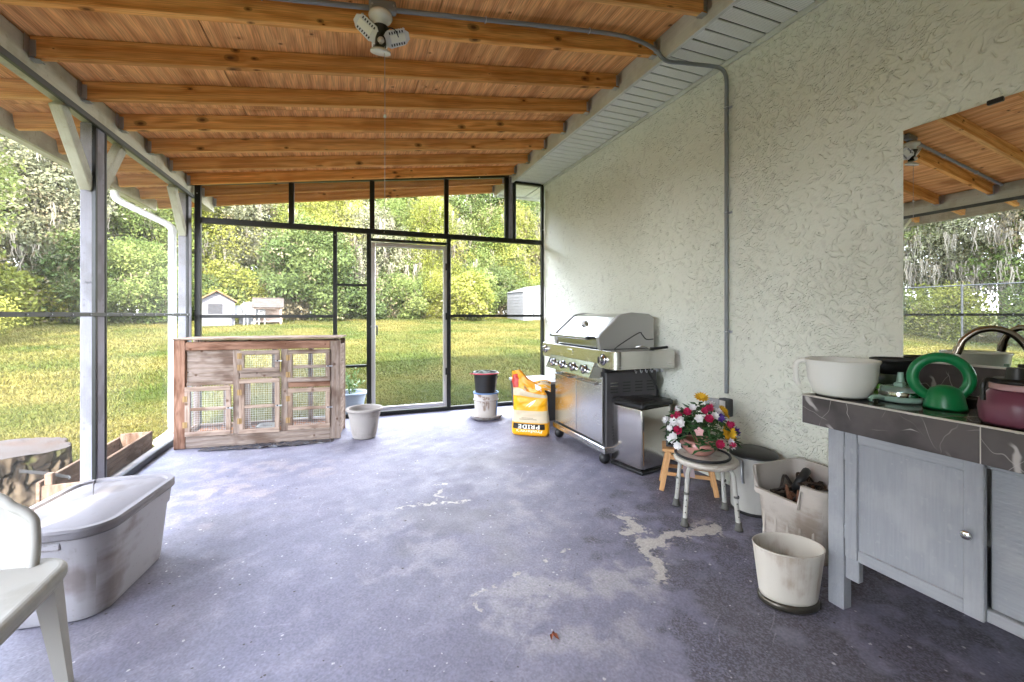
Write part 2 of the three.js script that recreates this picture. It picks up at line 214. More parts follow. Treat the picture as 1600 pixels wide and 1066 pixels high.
// painted concrete floor: worn blue-grey paint, bare patches, scuffs, and grit with some painted shade
const FX0 = -1.62, FX1 = 2.544, FL0 = -0.62, FL1 = 5.46;
{
  const strokes = [ // [points (X, L), half width, strength, kind: 0 bare patch, 1 chalky scuff, 2 rusty scuff, 3 dark grit, also painting in the right-front shade]
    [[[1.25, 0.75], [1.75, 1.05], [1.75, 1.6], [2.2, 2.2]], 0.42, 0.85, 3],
    [[[1.571, 2.165], [1.548, 2.072], [1.515, 2.005], [1.451, 1.999]], 0.034, 1, 0],
    [[[1.957, 1.828], [1.826, 1.855], [1.672, 1.885], [1.472, 1.876], [1.43, 1.738], [1.388, 1.651], [1.364, 1.596]], 0.036, 1, 0],
    [[[1.975, 1.933], [1.864, 1.918]], 0.03, 0.5, 0],
    [[[0.75, 1.705], [0.875, 1.719], [1.044, 1.668], [1.246, 1.611]], 0.075, 0.75, 1],
    [[[0.572, 1.637], [0.659, 1.51], [0.796, 1.405], [0.949, 1.381]], 0.07, 0.5, 1],
    [[[0.289, 2.757], [0.44, 2.78], [0.50, 2.74], [0.564, 2.77], [0.66, 2.70], [0.719, 2.72]], 0.019, 0.9, 0], [[[0.557, 3.053], [0.671, 3.046]], 0.017, 0.8, 0], [[[0.62, 2.93], [0.55, 2.87], [0.60, 2.82]], 0.018, 0.8, 0], [[[0.34, 2.84], [0.40, 2.81]], 0.015, 0.7, 0],
    [[[0.708, 1.848], [0.78, 1.87]], 0.013, 0.9, 0], [[[0.9, 1.906], [0.93, 1.915]], 0.016, 0.9, 0], [[[1.03, 1.95], [1.074, 1.962]], 0.014, 0.9, 0], [[[0.501, 1.769], [0.62, 1.81]], 0.008, 0.8, 0], [[[0.501, 1.769], [0.506, 1.671]], 0.008, 0.7, 0],
    [[[-0.963, 3.495], [-0.772, 3.479], [-0.503, 3.263]], 0.06, 0.5, 2], [[[-0.906, 3.169], [-0.981, 4.027], [-0.211, 3.657]], 0.13, 0.35, 2], [[[0.054, 2.712], [0.467, 2.12], [0.154, 2.071]], 0.09, 0.3, 1], [[[1.2, 2.9], [1.0, 2.3]], 0.1, 0.25, 1],
  ];
  const dseg = (x, y, a, b) => { const dx = b[0] - a[0], dy = b[1] - a[1], t = Math.min(1, Math.max(0, ((x - a[0]) * dx + (y - a[1]) * dy) / (dx * dx + dy * dy))); return Math.hypot(x - a[0] - dx * t, y - a[1] - dy * t); };
  const q = rngOf(5150), specks = new Map();
  for (let i = 0; i < 1900; i++) { const x = q() * 4.2 + FX0, l = q() * 6.1 + FL0, k = Math.floor(x * 8) + ',' + Math.floor(l * 8); if (!specks.has(k)) specks.set(k, []); specks.get(k).push([x, l, 0.002 + 0.006 * q() * q(), q() < 0.72 ? 1 : 0]); }
  const scr = new Float32Array(2048 * 2048);           // drag marks and scratches, light (bare) or dark (rubber)
  for (let k = 0; k < 420; k++) { let x = q() * 2048, y = q() * 2048, a = 0.55 + (q() - 0.5) * (q() < 0.7 ? 0.7 : 3), len = 20 + 150 * q() * q(), s = (q() < 0.68 ? 1 : -0.8) * (0.2 + 0.55 * q()), cv = (q() - 0.5) * 0.012; for (let t = 0; t < len; t++) { const i = Math.floor(y) * 2048 + Math.floor(x); if (x >= 0 && x < 2047 && y >= 0 && y < 2047) { const e = s * (0.3 + 0.7 * vn(t * 0.2, k, 9999, 9999, 7)); scr[i] = e; if (k % 4 === 0) scr[i + 1] = e * 0.7; } x += Math.cos(a); y += Math.sin(a) * 0.69; a += cv; } }
  const fn = (u, v) => {
    const x = FX0 + u * (FX1 - FX0), l = FL0 + v * (FL1 - FL0);
    const wx = (fbm(x * 9 + 50, l * 9 + 50, 999, 999, 4, 301) - 0.5), wl = (fbm(x * 9 + 50, l * 9 + 50, 999, 999, 4, 307) - 0.5);
    const a = x * 0.8 + l * 0.6, b = -x * 0.6 + l * 0.8;
    const big = fbm(x * 1.3 + 20, l * 1.3 + 20, 999, 999, 5, 311), streak = fbm(a * 2 + 30, b * 14 + 90, 999, 999, 4, 317), fine = fbm(x * 160 + 99, l * 160 + 900, 9999, 9999, 2, 321), mid = fbm(x * 12 + 9, l * 12 + 60, 999, 999, 4, 323);
    let c = mix3([0.15, 0.142, 0.192], [0.198, 0.187, 0.243], ss(0.34, 0.66, big * 0.55 + mid * 0.25 + streak * 0.2));
    c = mix3(c, [0.31, 0.295, 0.33], 0.18 * ss(0.50, 0.82, streak * 0.3 + mid * 0.7));
    c = mix3(c, [0.13, 0.12, 0.13], 0.45 * ss(0.52, 0.72, fbm(x * 2 + 70, l * 2 + 11, 999, 999, 5, 331)));
    const hf = fbm(x * 34 + 12, l * 34 + 77, 9999, 9999, 3, 371), hf2 = fbm(x * 34 + 12, l * 34 + 77, 9999, 9999, 3, 377);
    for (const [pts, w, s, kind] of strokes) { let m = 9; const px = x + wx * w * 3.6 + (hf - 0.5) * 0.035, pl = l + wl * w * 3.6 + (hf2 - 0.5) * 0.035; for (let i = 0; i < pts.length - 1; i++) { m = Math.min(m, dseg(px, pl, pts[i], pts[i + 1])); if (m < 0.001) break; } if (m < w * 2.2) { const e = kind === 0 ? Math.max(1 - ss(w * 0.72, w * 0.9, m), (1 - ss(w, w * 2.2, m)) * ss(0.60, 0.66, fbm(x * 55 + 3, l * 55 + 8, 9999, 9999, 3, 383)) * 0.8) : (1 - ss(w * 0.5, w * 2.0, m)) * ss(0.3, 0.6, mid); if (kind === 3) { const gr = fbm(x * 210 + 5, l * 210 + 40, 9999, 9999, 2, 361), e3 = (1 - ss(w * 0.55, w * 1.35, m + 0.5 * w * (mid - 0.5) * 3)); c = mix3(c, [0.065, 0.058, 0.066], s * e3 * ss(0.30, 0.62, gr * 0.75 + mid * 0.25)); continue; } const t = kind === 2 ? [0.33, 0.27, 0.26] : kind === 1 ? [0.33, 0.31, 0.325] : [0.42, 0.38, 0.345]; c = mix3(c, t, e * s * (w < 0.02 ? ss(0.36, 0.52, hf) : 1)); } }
    const cell = specks.get(Math.floor(x * 8) + ',' + Math.floor(l * 8)); if (cell) for (const [sx, sl, r, k] of cell) { const dd = Math.hypot(x + wx * 0.01 - sx, l + wl * 0.01 - sl); if (dd < r) c = k ? [0.42, 0.4, 0.41] : [0.05, 0.04, 0.035]; }
    const mk = scr[Math.min(2047, Math.floor(v * 2048)) * 2048 + Math.min(2047, Math.floor(u * 2048))]; if (mk > 0) c = mix3(c, [0.40, 0.38, 0.41], mk); else if (mk < 0) c = mix3(c, [0.06, 0.055, 0.06], -mk);
    const f = 0.72 + 0.56 * fine; return c.map(z => z * f);
  };
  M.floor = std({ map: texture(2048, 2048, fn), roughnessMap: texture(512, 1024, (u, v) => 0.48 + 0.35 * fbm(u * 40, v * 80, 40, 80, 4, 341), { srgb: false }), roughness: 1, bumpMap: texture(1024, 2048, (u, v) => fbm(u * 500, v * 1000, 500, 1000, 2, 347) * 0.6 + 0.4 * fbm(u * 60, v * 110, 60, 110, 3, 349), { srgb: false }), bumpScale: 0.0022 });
  for (const t of [M.floor.map, M.floor.roughnessMap, M.floor.bumpMap]) t.wrapS = t.wrapT = THREE.ClampToEdgeWrapping;
}
M.shedWhite = matte({ map: paintTex([0.135, 0.132, 0.13], [0.11, 0.107, 0.105], 163), roughness: 0.5 });
M.concrete = std({ map: dirty([0.32, 0.31, 0.31], [0.22, 0.21, 0.2], 167, 0.8), roughness: 0.9 });
// dark veined marble-look tile
const veins = (u, v) => { const w = fbm(u * 5, v * 5, 5, 5, 4, 401) - 0.5, w2 = fbm(u * 5, v * 5, 5, 5, 4, 411) - 0.5; const f = fbm(u * 6, v * 6, 6, 6, 5, 421); let c = mix3([0.045, 0.038, 0.038], [0.105, 0.09, 0.088], ss(0.3, 0.7, f));
  const line = (k, p, o, th, s) => { const d = Math.abs((((u * k[0] + v * k[1] + w * p + o) % 1) + 1.5) % 1 - 0.5); c = mix3(c, [0.55, 0.51, 0.49], s * (1 - ss(th * 0.3, th, d)) * ss(0.42, 0.55, fbm(u * 8 + o * 3, v * 8, 8, 8, 2, 431))); };
  line([2, 1], 0.35, 0.1, 0.022, 0.85); line([1, -2], 0.4, 0.55, 0.010, 0.8); line([3, 1], 0.5, 0.33, 0.007, 0.7); line([-1, 3], 0.6, 0.8, 0.006, 0.7); line([4, -2], 0.5, 0.2, 0.006, 0.6); line([2, 3], 0.5, 0.6, 0.006, 0.5); return c; };
M.marble = phys({ map: texture(1024, 1024, veins, { sx: 0.85, sy: 0.85 }), roughness: 0.28 });
M.marbleTop = phys({ map: M.marble.map, roughness: 0.09, color: lin(0.7, 0.7, 0.7) });
M.grout = std({ color: lin(0.62, 0.58, 0.52), roughness: 0.9 });
M.mirror = std({ color: lin(0.88, 0.9, 0.89), metalness: 1, roughness: 0.004 });
M.bark = matte({ map: texture(512, 512, (u, v) => { const r = fbm(u * 14, v * 4 + 0, 14, 4, 5, 501), m = ss(0.6, 0.75, fbm(u * 5, v * 5, 5, 5, 4, 509)); return mix3(mix3([0.010, 0.007, 0.005], [0.062, 0.047, 0.033], ss(0.35, 0.65, r)), [0.045, 0.05, 0.014], m * 0.6); }, { sx: 0.6, sy: 0.6 }), roughness: 0.95 });
M.treeBark = matte({ map: texture(256, 256, (u, v) => mix3([0.075, 0.06, 0.05], [0.20, 0.175, 0.15], fbm(u * 10, v * 3, 10, 3, 4, 517)), { sx: 1, sy: 1 }), roughness: 0.95 });
M.stumpTop = matte({ map: texture(512, 512, (u, v) => { const x = u - 0.5, y = v - 0.5, r = Math.hypot(x, y), a = Math.atan2(y, x), w = fbm(u * 5, v * 5, 5, 5, 4, 521); const ring = 0.5 + 0.5 * Math.sin((r + w * 0.06) * 190), crack = (1 - ss(0, 0.10, Math.abs(Math.sin(a * 2.5 + w * 3)))) * ss(0.05, 0.3, r) * 0.6; let c = mix3([0.062, 0.053, 0.05], [0.04, 0.033, 0.03], ring * 0.6 + w * 0.4); c = mix3(c, [0.05, 0.028, 0.018], ss(0.5, 0.7, fbm(u * 4, v * 4, 4, 4, 4, 531)) * 0.5); return mix3(c, [0.01, 0.008, 0.007], crack); }), roughness: 0.9 });
M.lawn = matte({ map: texture(1024, 1024, (u, v) => { const f = fbm(u * 14, v * 14, 14, 14, 5, 601), g = fbm(u * 200, v * 200, 200, 200, 3, 607), d = ss(0.60, 0.75, fbm(u * 30, v * 30, 30, 30, 4, 611)); let c = mix3([0.036, 0.038, 0.007], [0.062, 0.056, 0.014], ss(0.3, 0.7, f)); c = mix3(c, [0.07, 0.054, 0.026], d * 0.5); const k = 0.55 + 0.9 * g; return c.map(x => x * k); }, { sx: 9, sy: 9 }), roughness: 1 });

// ------------------------------------------------------------------ ground, slab
function groundY(X, L) { const t = Math.max(0, L - 7); const rise = 0.06 * t * ss(0, 4, t); const side = 0.012 * Math.max(0, Math.abs(X) - 6); return -0.10 + Math.min(1.22, rise) * (1 - ss(60, 120, L)) + Math.min(0.4, side) + 0.03 * (vn(X * 0.4 + 200, L * 0.4 + 200, 999, 999, 3) - 0.5); }
{
  const n = 200, pos = [], uv = [], idx = [], warp = t => Math.sign(t) * (Math.abs(t) * 40 + Math.pow(Math.abs(t), 4) * 180);
  for (let j = 0; j <= n; j++) for (let i = 0; i <= n; i++) { const X = warp(i / n * 2 - 1), L = 8 + warp(j / n * 2 - 1), inside = X > -1.6 && X < 12 && L > -9 && L < 5.4; pos.push(X, inside ? -0.13 : groundY(X, L), -L); uv.push(X, L); }
  for (let j = 0; j < n; j++) for (let i = 0; i < n; i++) { const a = j * (n + 1) + i, b = a + 1, c = a + n + 1, d = c + 1; idx.push(a, b, c, b, d, c); }
  const g = new THREE.BufferGeometry(); g.setAttribute('position', new THREE.Float32BufferAttribute(pos, 3)); g.setAttribute('uv', new THREE.Float32BufferAttribute(uv, 2)); g.setIndex(idx); g.computeVertexNormals();
  structure('lawn', g, M.lawn).receiveShadow = true;
}
{
  const w = FX1 - FX0, d = FL1 - FL0, g = new THREE.PlaneGeometry(w, d); g.rotateX(-Math.PI / 2);   // uv (0,1) lies at far left
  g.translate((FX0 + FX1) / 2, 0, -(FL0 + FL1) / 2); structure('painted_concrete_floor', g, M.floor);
  const s = metric(new THREE.BoxGeometry(w - 0.004, 0.24, d - 0.004), 'x'); s.translate((FX0 + FX1) / 2, -0.124, -(FL0 + FL1) / 2); structure('concrete_slab', s, M.concrete);
}

// ------------------------------------------------------------------ house
{
  const h = thing('stucco_house', 'pale textured stucco house wall with vented soffit alongside the porch', 'house', 7, 0, -1.6);
  const P = (name, g, m) => { g.translate(-7, 0, -1.6); return part(h, name, g, m); };   // geometry given in world coordinates
  P('stucco_wall', metric(new THREE.BoxGeometry(0.2, 3.3, 14.4).translate(2.644, 1.51, 1.83), 'z'), M.stucco);
  P('end_wall', metric(new THREE.BoxGeometry(9.3, 3.3, 0.2).translate(7.396, 1.51, -5.27), 'x'), M.stucco);
  P('back_wall', metric(new THREE.BoxGeometry(4.16, 3.3, 0.2).translate(0.462, 1.51, 0.722), 'x'), M.stucco);  // unseen wall behind the camera, set close to bounce light into the porch
  P('outer_wall', metric(new THREE.BoxGeometry(0.2, 3.3, 14.1).translate(12.14, 1.51, 1.98), 'z'), M.stucco);
  for (let k = 0; k < 78; k++) { const L = 6.08 - k * 0.105; P('soffit_slat', shift(cbox(0.452, 0.008, 0.094, 0.002, 'z'), 2.308, 3.046, -L + 0.05), M.vinyl); }
  P('soffit_backing', new THREE.BoxGeometry(0.45, 0.012, 8.2).translate(2.31, 3.06, -2.0), M.darkMetal);
  P('fascia_board', shift(cbox(0.03, 0.20, 8.86, 0.004), 2.065, 3.105, -1.72), M.fascia);
  P('wall_trim', shift(cbox(0.016, 0.035, 8.0, 0.004), 2.535, 3.024, -1.37), M.fascia);
  for (let k = 0; k < 40; k++) P('soffit_slat', shift(cbox(0.094, 0.008, 0.72, 0.002, 'x'), 2.60 + k * 0.105, 3.046, -5.73), M.vinyl);
  P('fascia_board', shift(cbox(9.9, 0.20, 0.03, 0.004), 7.05, 3.105, -6.11), M.fascia);
  const e = [[2.05, 3.212, 9.2], [12.6, 3.212, 9.2], [2.05, 3.212, -6.13], [12.6, 3.212, -6.13], [7.3, 3.9, 3.9], [7.3, 3.9, -1.2]].map(p => new THREE.Vector3(...p));
  P('wing_wall', metric(new THREE.BoxGeometry(0.2, 3.1, 7.5).translate(-1.52, 1.45, 4.6), 'z'), M.stucco);
  P('roof', metric(new ConvexGeometry(e), 'x'), M.shingle);
}

// ------------------------------------------------------------------ porch roof
const SL = 0.1476, ANG = Math.atan(SL), ply = X => 2.652 + SL * (X + 1.52);
const RAFTERS = Array.from({ length: 15 }, (_, k) => 6.12 - 0.455 * k);
{
  const r = thing('porch_roof', 'open wooden porch roof with bare rafters under plywood sheeting', 'roof', 0, 0, 2);
  const slopeBar = (x0, x1, dy, hgt, th, name, m, L) => { const c = Math.cos(ANG), g = cbox((x1 - x0) / c - 0.016, hgt, th, 0.004, 'x'); const o = part(r, name, g, m, (x0 + x1) / 2, ply((x0 + x1) / 2) + dy, 2 - L); o.rotation.z = ANG; return o; };
  const hanger = (X, L, s) => { const y = ply(X) - 0.114; const g = merge([shift(cbox(0.002, 0.10, 0.05, 0.0005), s * 0.002, 0.055, 0), shift(cbox(0.03, 0.085, 0.002, 0.0005), s * 0.016, 0.05, 0.0235), shift(cbox(0.03, 0.085, 0.002, 0.0005), s * 0.016, 0.05, -0.0235), shift(cbox(0.045, 0.002, 0.05, 0.0005), s * 0.023, -0.004, 0), shift(cbox(0.002, 0.09, 0.035, 0.0005), s * 0.004, 0.06, 0.042), shift(cbox(0.002, 0.09, 0.035, 0.0005), s * 0.004, 0.06, -0.042)]); part(r, 'joist_hanger', g, M.galv, X, y, 2 - L); };
  for (const L of RAFTERS) { slopeBar(-1.527, 2.05, -0.056, 0.11, 0.043, 'rafter', M.rafterTones[Math.round(L * 7.3) % 4] ?? M.rafter, L); slopeBar(-2.09, -1.622, -0.056, 0.11, 0.043, 'rafter_tail', M.rafter, L); hanger(-1.529, L, 1); hanger(2.049, L, -1); }
  const xs = [-2.12, -0.74, 0.48, 1.70, 2.048], ls = [6.16, 3.71, 1.27, -0.62];
  for (let i = 0; i < 4; i++) for (let j = 0; j < 3; j++) { const w = xs[i + 1] - xs[i] - 0.005, d = ls[j] - ls[j + 1] - 0.005, X = (xs[i] + xs[i + 1]) / 2, L = (ls[j] + ls[j + 1]) / 2; const o = part(r, 'plywood_sheet', cbox(w / Math.cos(ANG), 0.012, d, 0.001, 'z'), M.plywood, X, ply(X) + 0.007, 2 - L); o.rotation.z = ANG; }
  const rf = part(r, 'roofing', metric(new THREE.BoxGeometry(4.3, 0.02, 6.9), 'x'), M.shingle, -0.02, ply(-0.02) + 0.028, 2 - 2.74); rf.rotation.z = ANG;
  part(r, 'beam', shift(cbox(0.088, 0.172, 6.83, 0.004), -1.576, 2.556, -0.71), M.beamPaint);
  part(r, 'fascia_board', shift(cbox(0.028, 0.13, 6.83, 0.004), -2.107, 2.495, -0.71), M.beamPaint);
  part(r, 'gutter', merge([shift(cbox(0.1, 0.003, 6.83, 0.001), -2.175, 2.46, -0.71), shift(cbox(0.003, 0.10, 6.83, 0.001), -2.226, 2.51, -0.71), shift(cbox(0.1, 0.09, 0.003, 0.001), -2.175, 2.508, -4.12)]), M.white);
}
// posts with braces
const postLabels = { 5.3: 'grey painted wooden post at the porch corner beside the white downspout', 3.605: 'grey painted wooden post standing between the tree stump and raised planter box', 1.91: 'grey painted wooden porch post beside the white plastic chair', 0.215: 'grey painted wooden porch post next to the stucco back wall' };
for (const L of [5.3, 3.605, 1.91, 0.215]) {
  const p = thing('porch_post', postLabels[L] ?? 'grey painted wooden porch post with knee braces behind the tub', 'post', -1.576, -0.02, L, 0, 'porch posts');
  part(p, 'post', shift(cbox(0.09, 2.485, 0.09, 0.005), 0, 1.2435, 0), M.postPaint);
  for (const s of [-1, 1]) { if (L === 5.3 && s === -1) continue; part(p, 'brace', bar(new THREE.Vector3(0, 2.06, s * 0.055), new THREE.Vector3(0, 2.472, s * 0.36), 0.06, 0.075), M.beamPaint); }
  if (L === 3.605) {
    const c = document.createElement('canvas'); c.width = 256; c.height = 64; const x = c.getContext('2d'); x.fillStyle = '#000'; x.fillRect(0, 0, 256, 64); x.fillStyle = '#fff'; x.font = 'italic 52px serif'; x.fillText('built', 70, 48); x.fillRect(40, 44, 150, 3);
    const t = new THREE.CanvasTexture(c); part(p, 'pencil_mark', new THREE.PlaneGeometry(0.085, 0.022), std({ color: lin(0.06, 0.06, 0.07), alphaMap: t, transparent: true, roughness: 0.8 }), -0.002, 1.45, 0.0465);
  }
}
{ // downspout
  const d = thing('downspout', 'white downspout bent from the eave down beside the corner post', 'downspout', -1.69, -0.08, 5.32);
  const seg = (a, b) => bar(new THREE.Vector3(...a), new THREE.Vector3(...b), 0.062, 0.05, 'y');
  part(d, 'pipe', shift(cbox(0.062, 2.02, 0.052, 0.012), 0, 1.15, 0), M.white);
  part(d, 'elbow', tube([[0, 2.12, 0], [0, 2.17, 0], [-0.03, 2.215, 0], [-0.08, 2.245, 0]], 0.034, 10, 10), M.white);
  part(d, 'pipe', tube([[-0.07, 2.24, 0], [-0.38, 2.40, 0]], 0.033, 2, 10), M.white);
  part(d, 'elbow', tube([[-0.37, 2.395, 0], [-0.43, 2.43, 0], [-0.46, 2.47, 0], [-0.465, 2.53, 0]], 0.034, 12, 10), M.white);
  part(d, 'outlet_shoe', tube([[0, 0.16, 0], [0, 0.12, 0.01], [-0.02, 0.09, 0.06], [-0.07, 0.05, 0.2]], 0.033, 12, 10), M.white);
}
// ------------------------------------------------------------------ screens
function pane(parent, pts, mat) { // pts: vectors round the pane
  const g = new THREE.BufferGeometry().setFromPoints([pts[0], pts[1], pts[2], pts[0], pts[2], pts[3]]); g.computeVertexNormals(); return part(parent, 'insect_screen', metric(g, 'x'), mat);
}
{
  const s = thing('side_screen', 'insect screen wall along the open garden side of the porch', 'screen', -1.545, 0, 2);
  const v = (y, L, x = 0) => new THREE.Vector3(x, y, 2 - L);
  const posts = [5.3, 3.605, 1.91, 0.215, -0.65];
  for (let i = 0; i < 4; i++) {
    const a = posts[i] - 0.046, b = posts[i + 1] + 0.046;
    pane(s, [v(0.03, a), v(0.03, b), v(1.21, b), v(1.21, a)], M.screenSide); pane(s, [v(1.235, a), v(1.235, b), v(2.465, b), v(2.465, a)], M.screenSide);
    part(s, 'upright', bar(v(0.025, a - 0.012, 0.005), v(2.46, a - 0.012, 0.005), 0.022, 0.022), M.blackMetal);
    part(s, 'upright', bar(v(0.025, b + 0.012, 0.005), v(2.46, b + 0.012, 0.005), 0.022, 0.022), M.blackMetal);
  }
  part(s, 'middle_rail', bar(v(1.222, 5.25, 0.012), v(1.222, -0.6, 0.012), 0.03, 0.026), std({ color: lin(0.016, 0.018, 0.014), roughness: 0.55 }));
  for (let L = 0.6; L < 5.2; L += 0.19) part(s, 'screw', new THREE.SphereGeometry(0.005, 8, 6), M.galv, 0.03, 1.222, 2 - L);
  part(s, 'top_track', bar(v(2.452, 5.34, 0.028), v(2.452, -0.6, 0.028), 0.022, 0.035), std({ color: lin(0.035, 0.04, 0.032), roughness: 0.5 }));
  part(s, 'sill', shift(cbox(0.07, 0.05, 5.8, 0.008), -0.04, 0.026, -0.38), M.postPaint);
  part(s, 'bottom_track', shift(cbox(0.02, 0.055, 5.8, 0.004), 0.006, 0.029, -0.38), M.blackMetal);
}
{
  const s = thing('end_screen', 'black framed insect screen wall across the far end of porch', 'screen', 0, 0, 5.39);
  const B = (x0, y0, x1, y1, w = 0.045) => part(s, 'frame_bar', bar(new THREE.Vector3(x0, y0, 0), new THREE.Vector3(x1, y1, 0), x0 === x1 ? 0.048 : 0.05, x0 === x1 ? w : w), M.blackMetal);
  const H = (x0, x1, y, w = 0.042) => part(s, 'frame_bar', shift(cbox(x1 - x0, w, 0.05, 0.003), (x0 + x1) / 2, y, 0), M.blackMetal);
  const U = (x, y0, y1, w = 0.045) => part(s, 'frame_bar', shift(cbox(w, y1 - y0, 0.05, 0.003), x, (y0 + y1) / 2, 0), M.blackMetal);
  const top = x => 2.615 + 0.137 * (x + 1.51);
  U(-1.488, 0.04, 2.60, 0.055); U(2.518, 0.04, 3.03, 0.04); U(-0.15, 0.04, 2.19); U(0.225, 0.04, 2.19, 0.05); U(1.195, 0.04, 2.19, 0.05);
  H(-1.46, 2.497, 2.222, 0.062);
  for (const x of [-0.605, 0.262, 1.165]) U(x, 2.254, top(x) - 0.03, 0.055);
  U(1.985, 2.254, top(1.985) - 0.03, 0.05); U(2.095, 2.254, 3.0, 0.045);
  part(s, 'corner_post', shift(cbox(0.045, 0.83, 0.05, 0.003), 2.043, 2.67, 0), M.postPaint);
  { const g = cbox(3.55, 0.055, 0.05, 0.003); const o = part(s, 'frame_bar', g, M.blackMetal, 0.255, top(0.255), 0.002); o.rotation.z = Math.atan(0.137); }
  H(2.07, 2.497, 3.018, 0.035);
  H(-1.46, -0.173, 1.203, 0.034); H(1.22, 2.497, 1.207, 0.034); H(-0.127, 0.2, 1.572, 0.028); H(-0.127, 0.2, 0.61, 0.028); H(0.25, 1.17, 2.125, 0.034);
  part(s, 'bottom_track', shift(cbox(4.0, 0.045, 0.06, 0.003), 0.52, 0.0235, 0), M.blackMetal);
  const q = (x0, x1, y0, y1, y2 = y1) => pane(s, [new THREE.Vector3(x0, y0, 0), new THREE.Vector3(x1, y0, 0), new THREE.Vector3(x1, y2, 0), new THREE.Vector3(x0, y1, 0)], M.screenFine);
  q(-1.46, -0.173, 0.047, 1.186); q(-1.46, -0.173, 1.22, 2.19); q(-0.127, 0.2, 0.047, 0.596); q(-0.127, 0.2, 0.624, 1.558); q(-0.127, 0.2, 1.586, 2.19); q(1.22, 2.497, 0.047, 1.19); q(1.22, 2.497, 1.224, 2.19); q(0.25, 1.17, 2.142, 2.19);
  q(-1.46, -0.633, 2.254, top(-1.46) - 0.03, top(-0.633) - 0.03); q(-0.577, 0.234, 2.254, top(-0.577) - 0.03, top(0.234) - 0.03); q(0.29, 1.137, 2.254, top(0.29) - 0.03, top(1.137) - 0.03); q(1.193, 1.96, 2.254, top(1.193) - 0.03, top(1.96) - 0.03); q(2.118, 2.497, 2.254, 3.0);
  for (const [x, y] of [[-1.49, 2.5], [-1.49, 0.9], [0.4, 2.222], [1.0, 2.222], [2.52, 2.4], [1.6, 3.02], [-1.2, 2.66], [-0.15, 2.15]]) part(s, 'screw', new THREE.SphereGeometry(0.007, 8, 6), M.galv, x, y, 0.027);
}
{
  const d = thing('screen_door', 'silver framed screen door between black posts at porch end', 'door', 0.71, 0.05, 5.385);
  const U = (x, w) => part(d, 'stile', shift(cbox(w, 2.045, 0.035, 0.004), x, 1.025, 0), M.silver);
  U(-0.435, 0.045); U(0.435, 0.045);
  part(d, 'rail', shift(cbox(0.82, 0.05, 0.035, 0.004), 0, 2.02, 0), M.silver); part(d, 'rail', shift(cbox(0.82, 0.05, 0.035, 0.004), 0, 0.03, 0), M.silver);
  pane(d, [new THREE.Vector3(-0.412, 0.056, 0), new THREE.Vector3(0.412, 0.056, 0), new THREE.Vector3(0.412, 1.994, 0), new THREE.Vector3(-0.412, 1.994, 0)], M.screenFine);
  const hd = part(d, 'handle', tube([[-0.41, 1.03, 0.02], [-0.395, 1.03, 0.05], [-0.395, 0.96, 0.05], [-0.395, 0.93, 0.045]], 0.010, 14, 8), M.blackPlastic); part(hd, 'latch', cbox(0.07, 0.025, 0.02, 0.004), M.silver, -0.43, 1.03, 0.03);
  for (const y of [0.45, 1.15, 1.78]) part(d, 'hinge', shift(cbox(0.022, 0.09, 0.014, 0.003), 0.45, y, 0.024), M.blackMetal);
}
// ------------------------------------------------------------------ conduit, lamp, mirror
{
  const c = thing('electrical_conduit', 'grey electrical conduit clipped along rafter then down the stucco wall', 'conduit', 2.5, 0.6, 2.29);
  const W = p => new THREE.Vector3(p[0] - 2.5, p[1] - 0.6, 2.29 - p[2]), T = (pts, r, n, t) => tube(pts.map(W), r, n, 10, false, t);
  const y = X => ply(X) - 0.035, L0 = 2.389;
  part(c, 'pipe', T([[-1.50, y(-1.5), L0], [0.10, y(0.10), L0]], 0.0135, 4), M.conduit);
  part(c, 'pipe', T([[0.24, y(0.24), L0], [1.2, y(1.2), L0], [1.7, y(1.7) - 0.01, L0], [1.95, 3.06, L0], [2.06, 2.992, 2.385], [2.2, 2.99, 2.36], [2.42, 2.985, 2.31], [2.475, 2.975, 2.297], [2.51, 2.94, 2.291], [2.52, 2.88, 2.29], [2.52, 2.8, 2.29]], 0.0135, 80), M.conduit);
  part(c, 'pipe', T([[2.52, 2.805, 2.29], [2.52, 0.66, 2.29]], 0.0138, 4), M.conduit);
  for (const X of [-1.0, -0.4, 0.75, 1.45]) part(c, 'strap', new THREE.TorusGeometry(0.0165, 0.003, 6, 14).rotateY(Math.PI / 2), M.galv, X - 2.5, y(X) - 0.6, 2.29 - L0);
  for (const Y of [2.70, 1.95, 1.1]) part(c, 'strap', merge([new THREE.TorusGeometry(0.0165, 0.003, 6, 14).rotateX(Math.PI / 2), shift(cbox(0.004, 0.016, 0.06, 0.001), 0.022, 0, 0)]), M.galv, 0.02, Y - 0.6, 0);
  const jb = part(c, 'junction_box', new RoundedBoxGeometry(0.14, 0.06, 0.05, 2, 0.012), M.conduit, 0.17 - 2.5, y(0.17) - 0.6, 2.29 - 2.378); jb.rotation.z = ANG;
  part(jb, 'cover_screw', new THREE.SphereGeometry(0.005, 8, 6), M.galv, -0.055, 0, 0.026); part(jb, 'cover_screw', new THREE.SphereGeometry(0.005, 8, 6), M.galv, 0.055, 0, 0.026);
  part(jb, 'nipple', cyl(0.017, 0.017, 0.05), M.conduit, 0, -0.05, 0);
  const ob = part(c, 'outlet_box', new RoundedBoxGeometry(0.06, 0.125, 0.075, 2, 0.008), std({ color: lin(0.09, 0.095, 0.1), roughness: 0.6 }), 0.014, -0.04, 0);
  part(ob, 'cover_flap', new RoundedBoxGeometry(0.012, 0.11, 0.10, 2, 0.005), phys({ color: lin(0.6, 0.6, 0.6), roughness: 0.25, transmission: 0.5 }), -0.045, 0.0, -0.075, 0, 0.5, 0);
  part(ob, 'outlet_face', cbox(0.004, 0.10, 0.05, 0.001), M.white, -0.034, 0, 0);
}
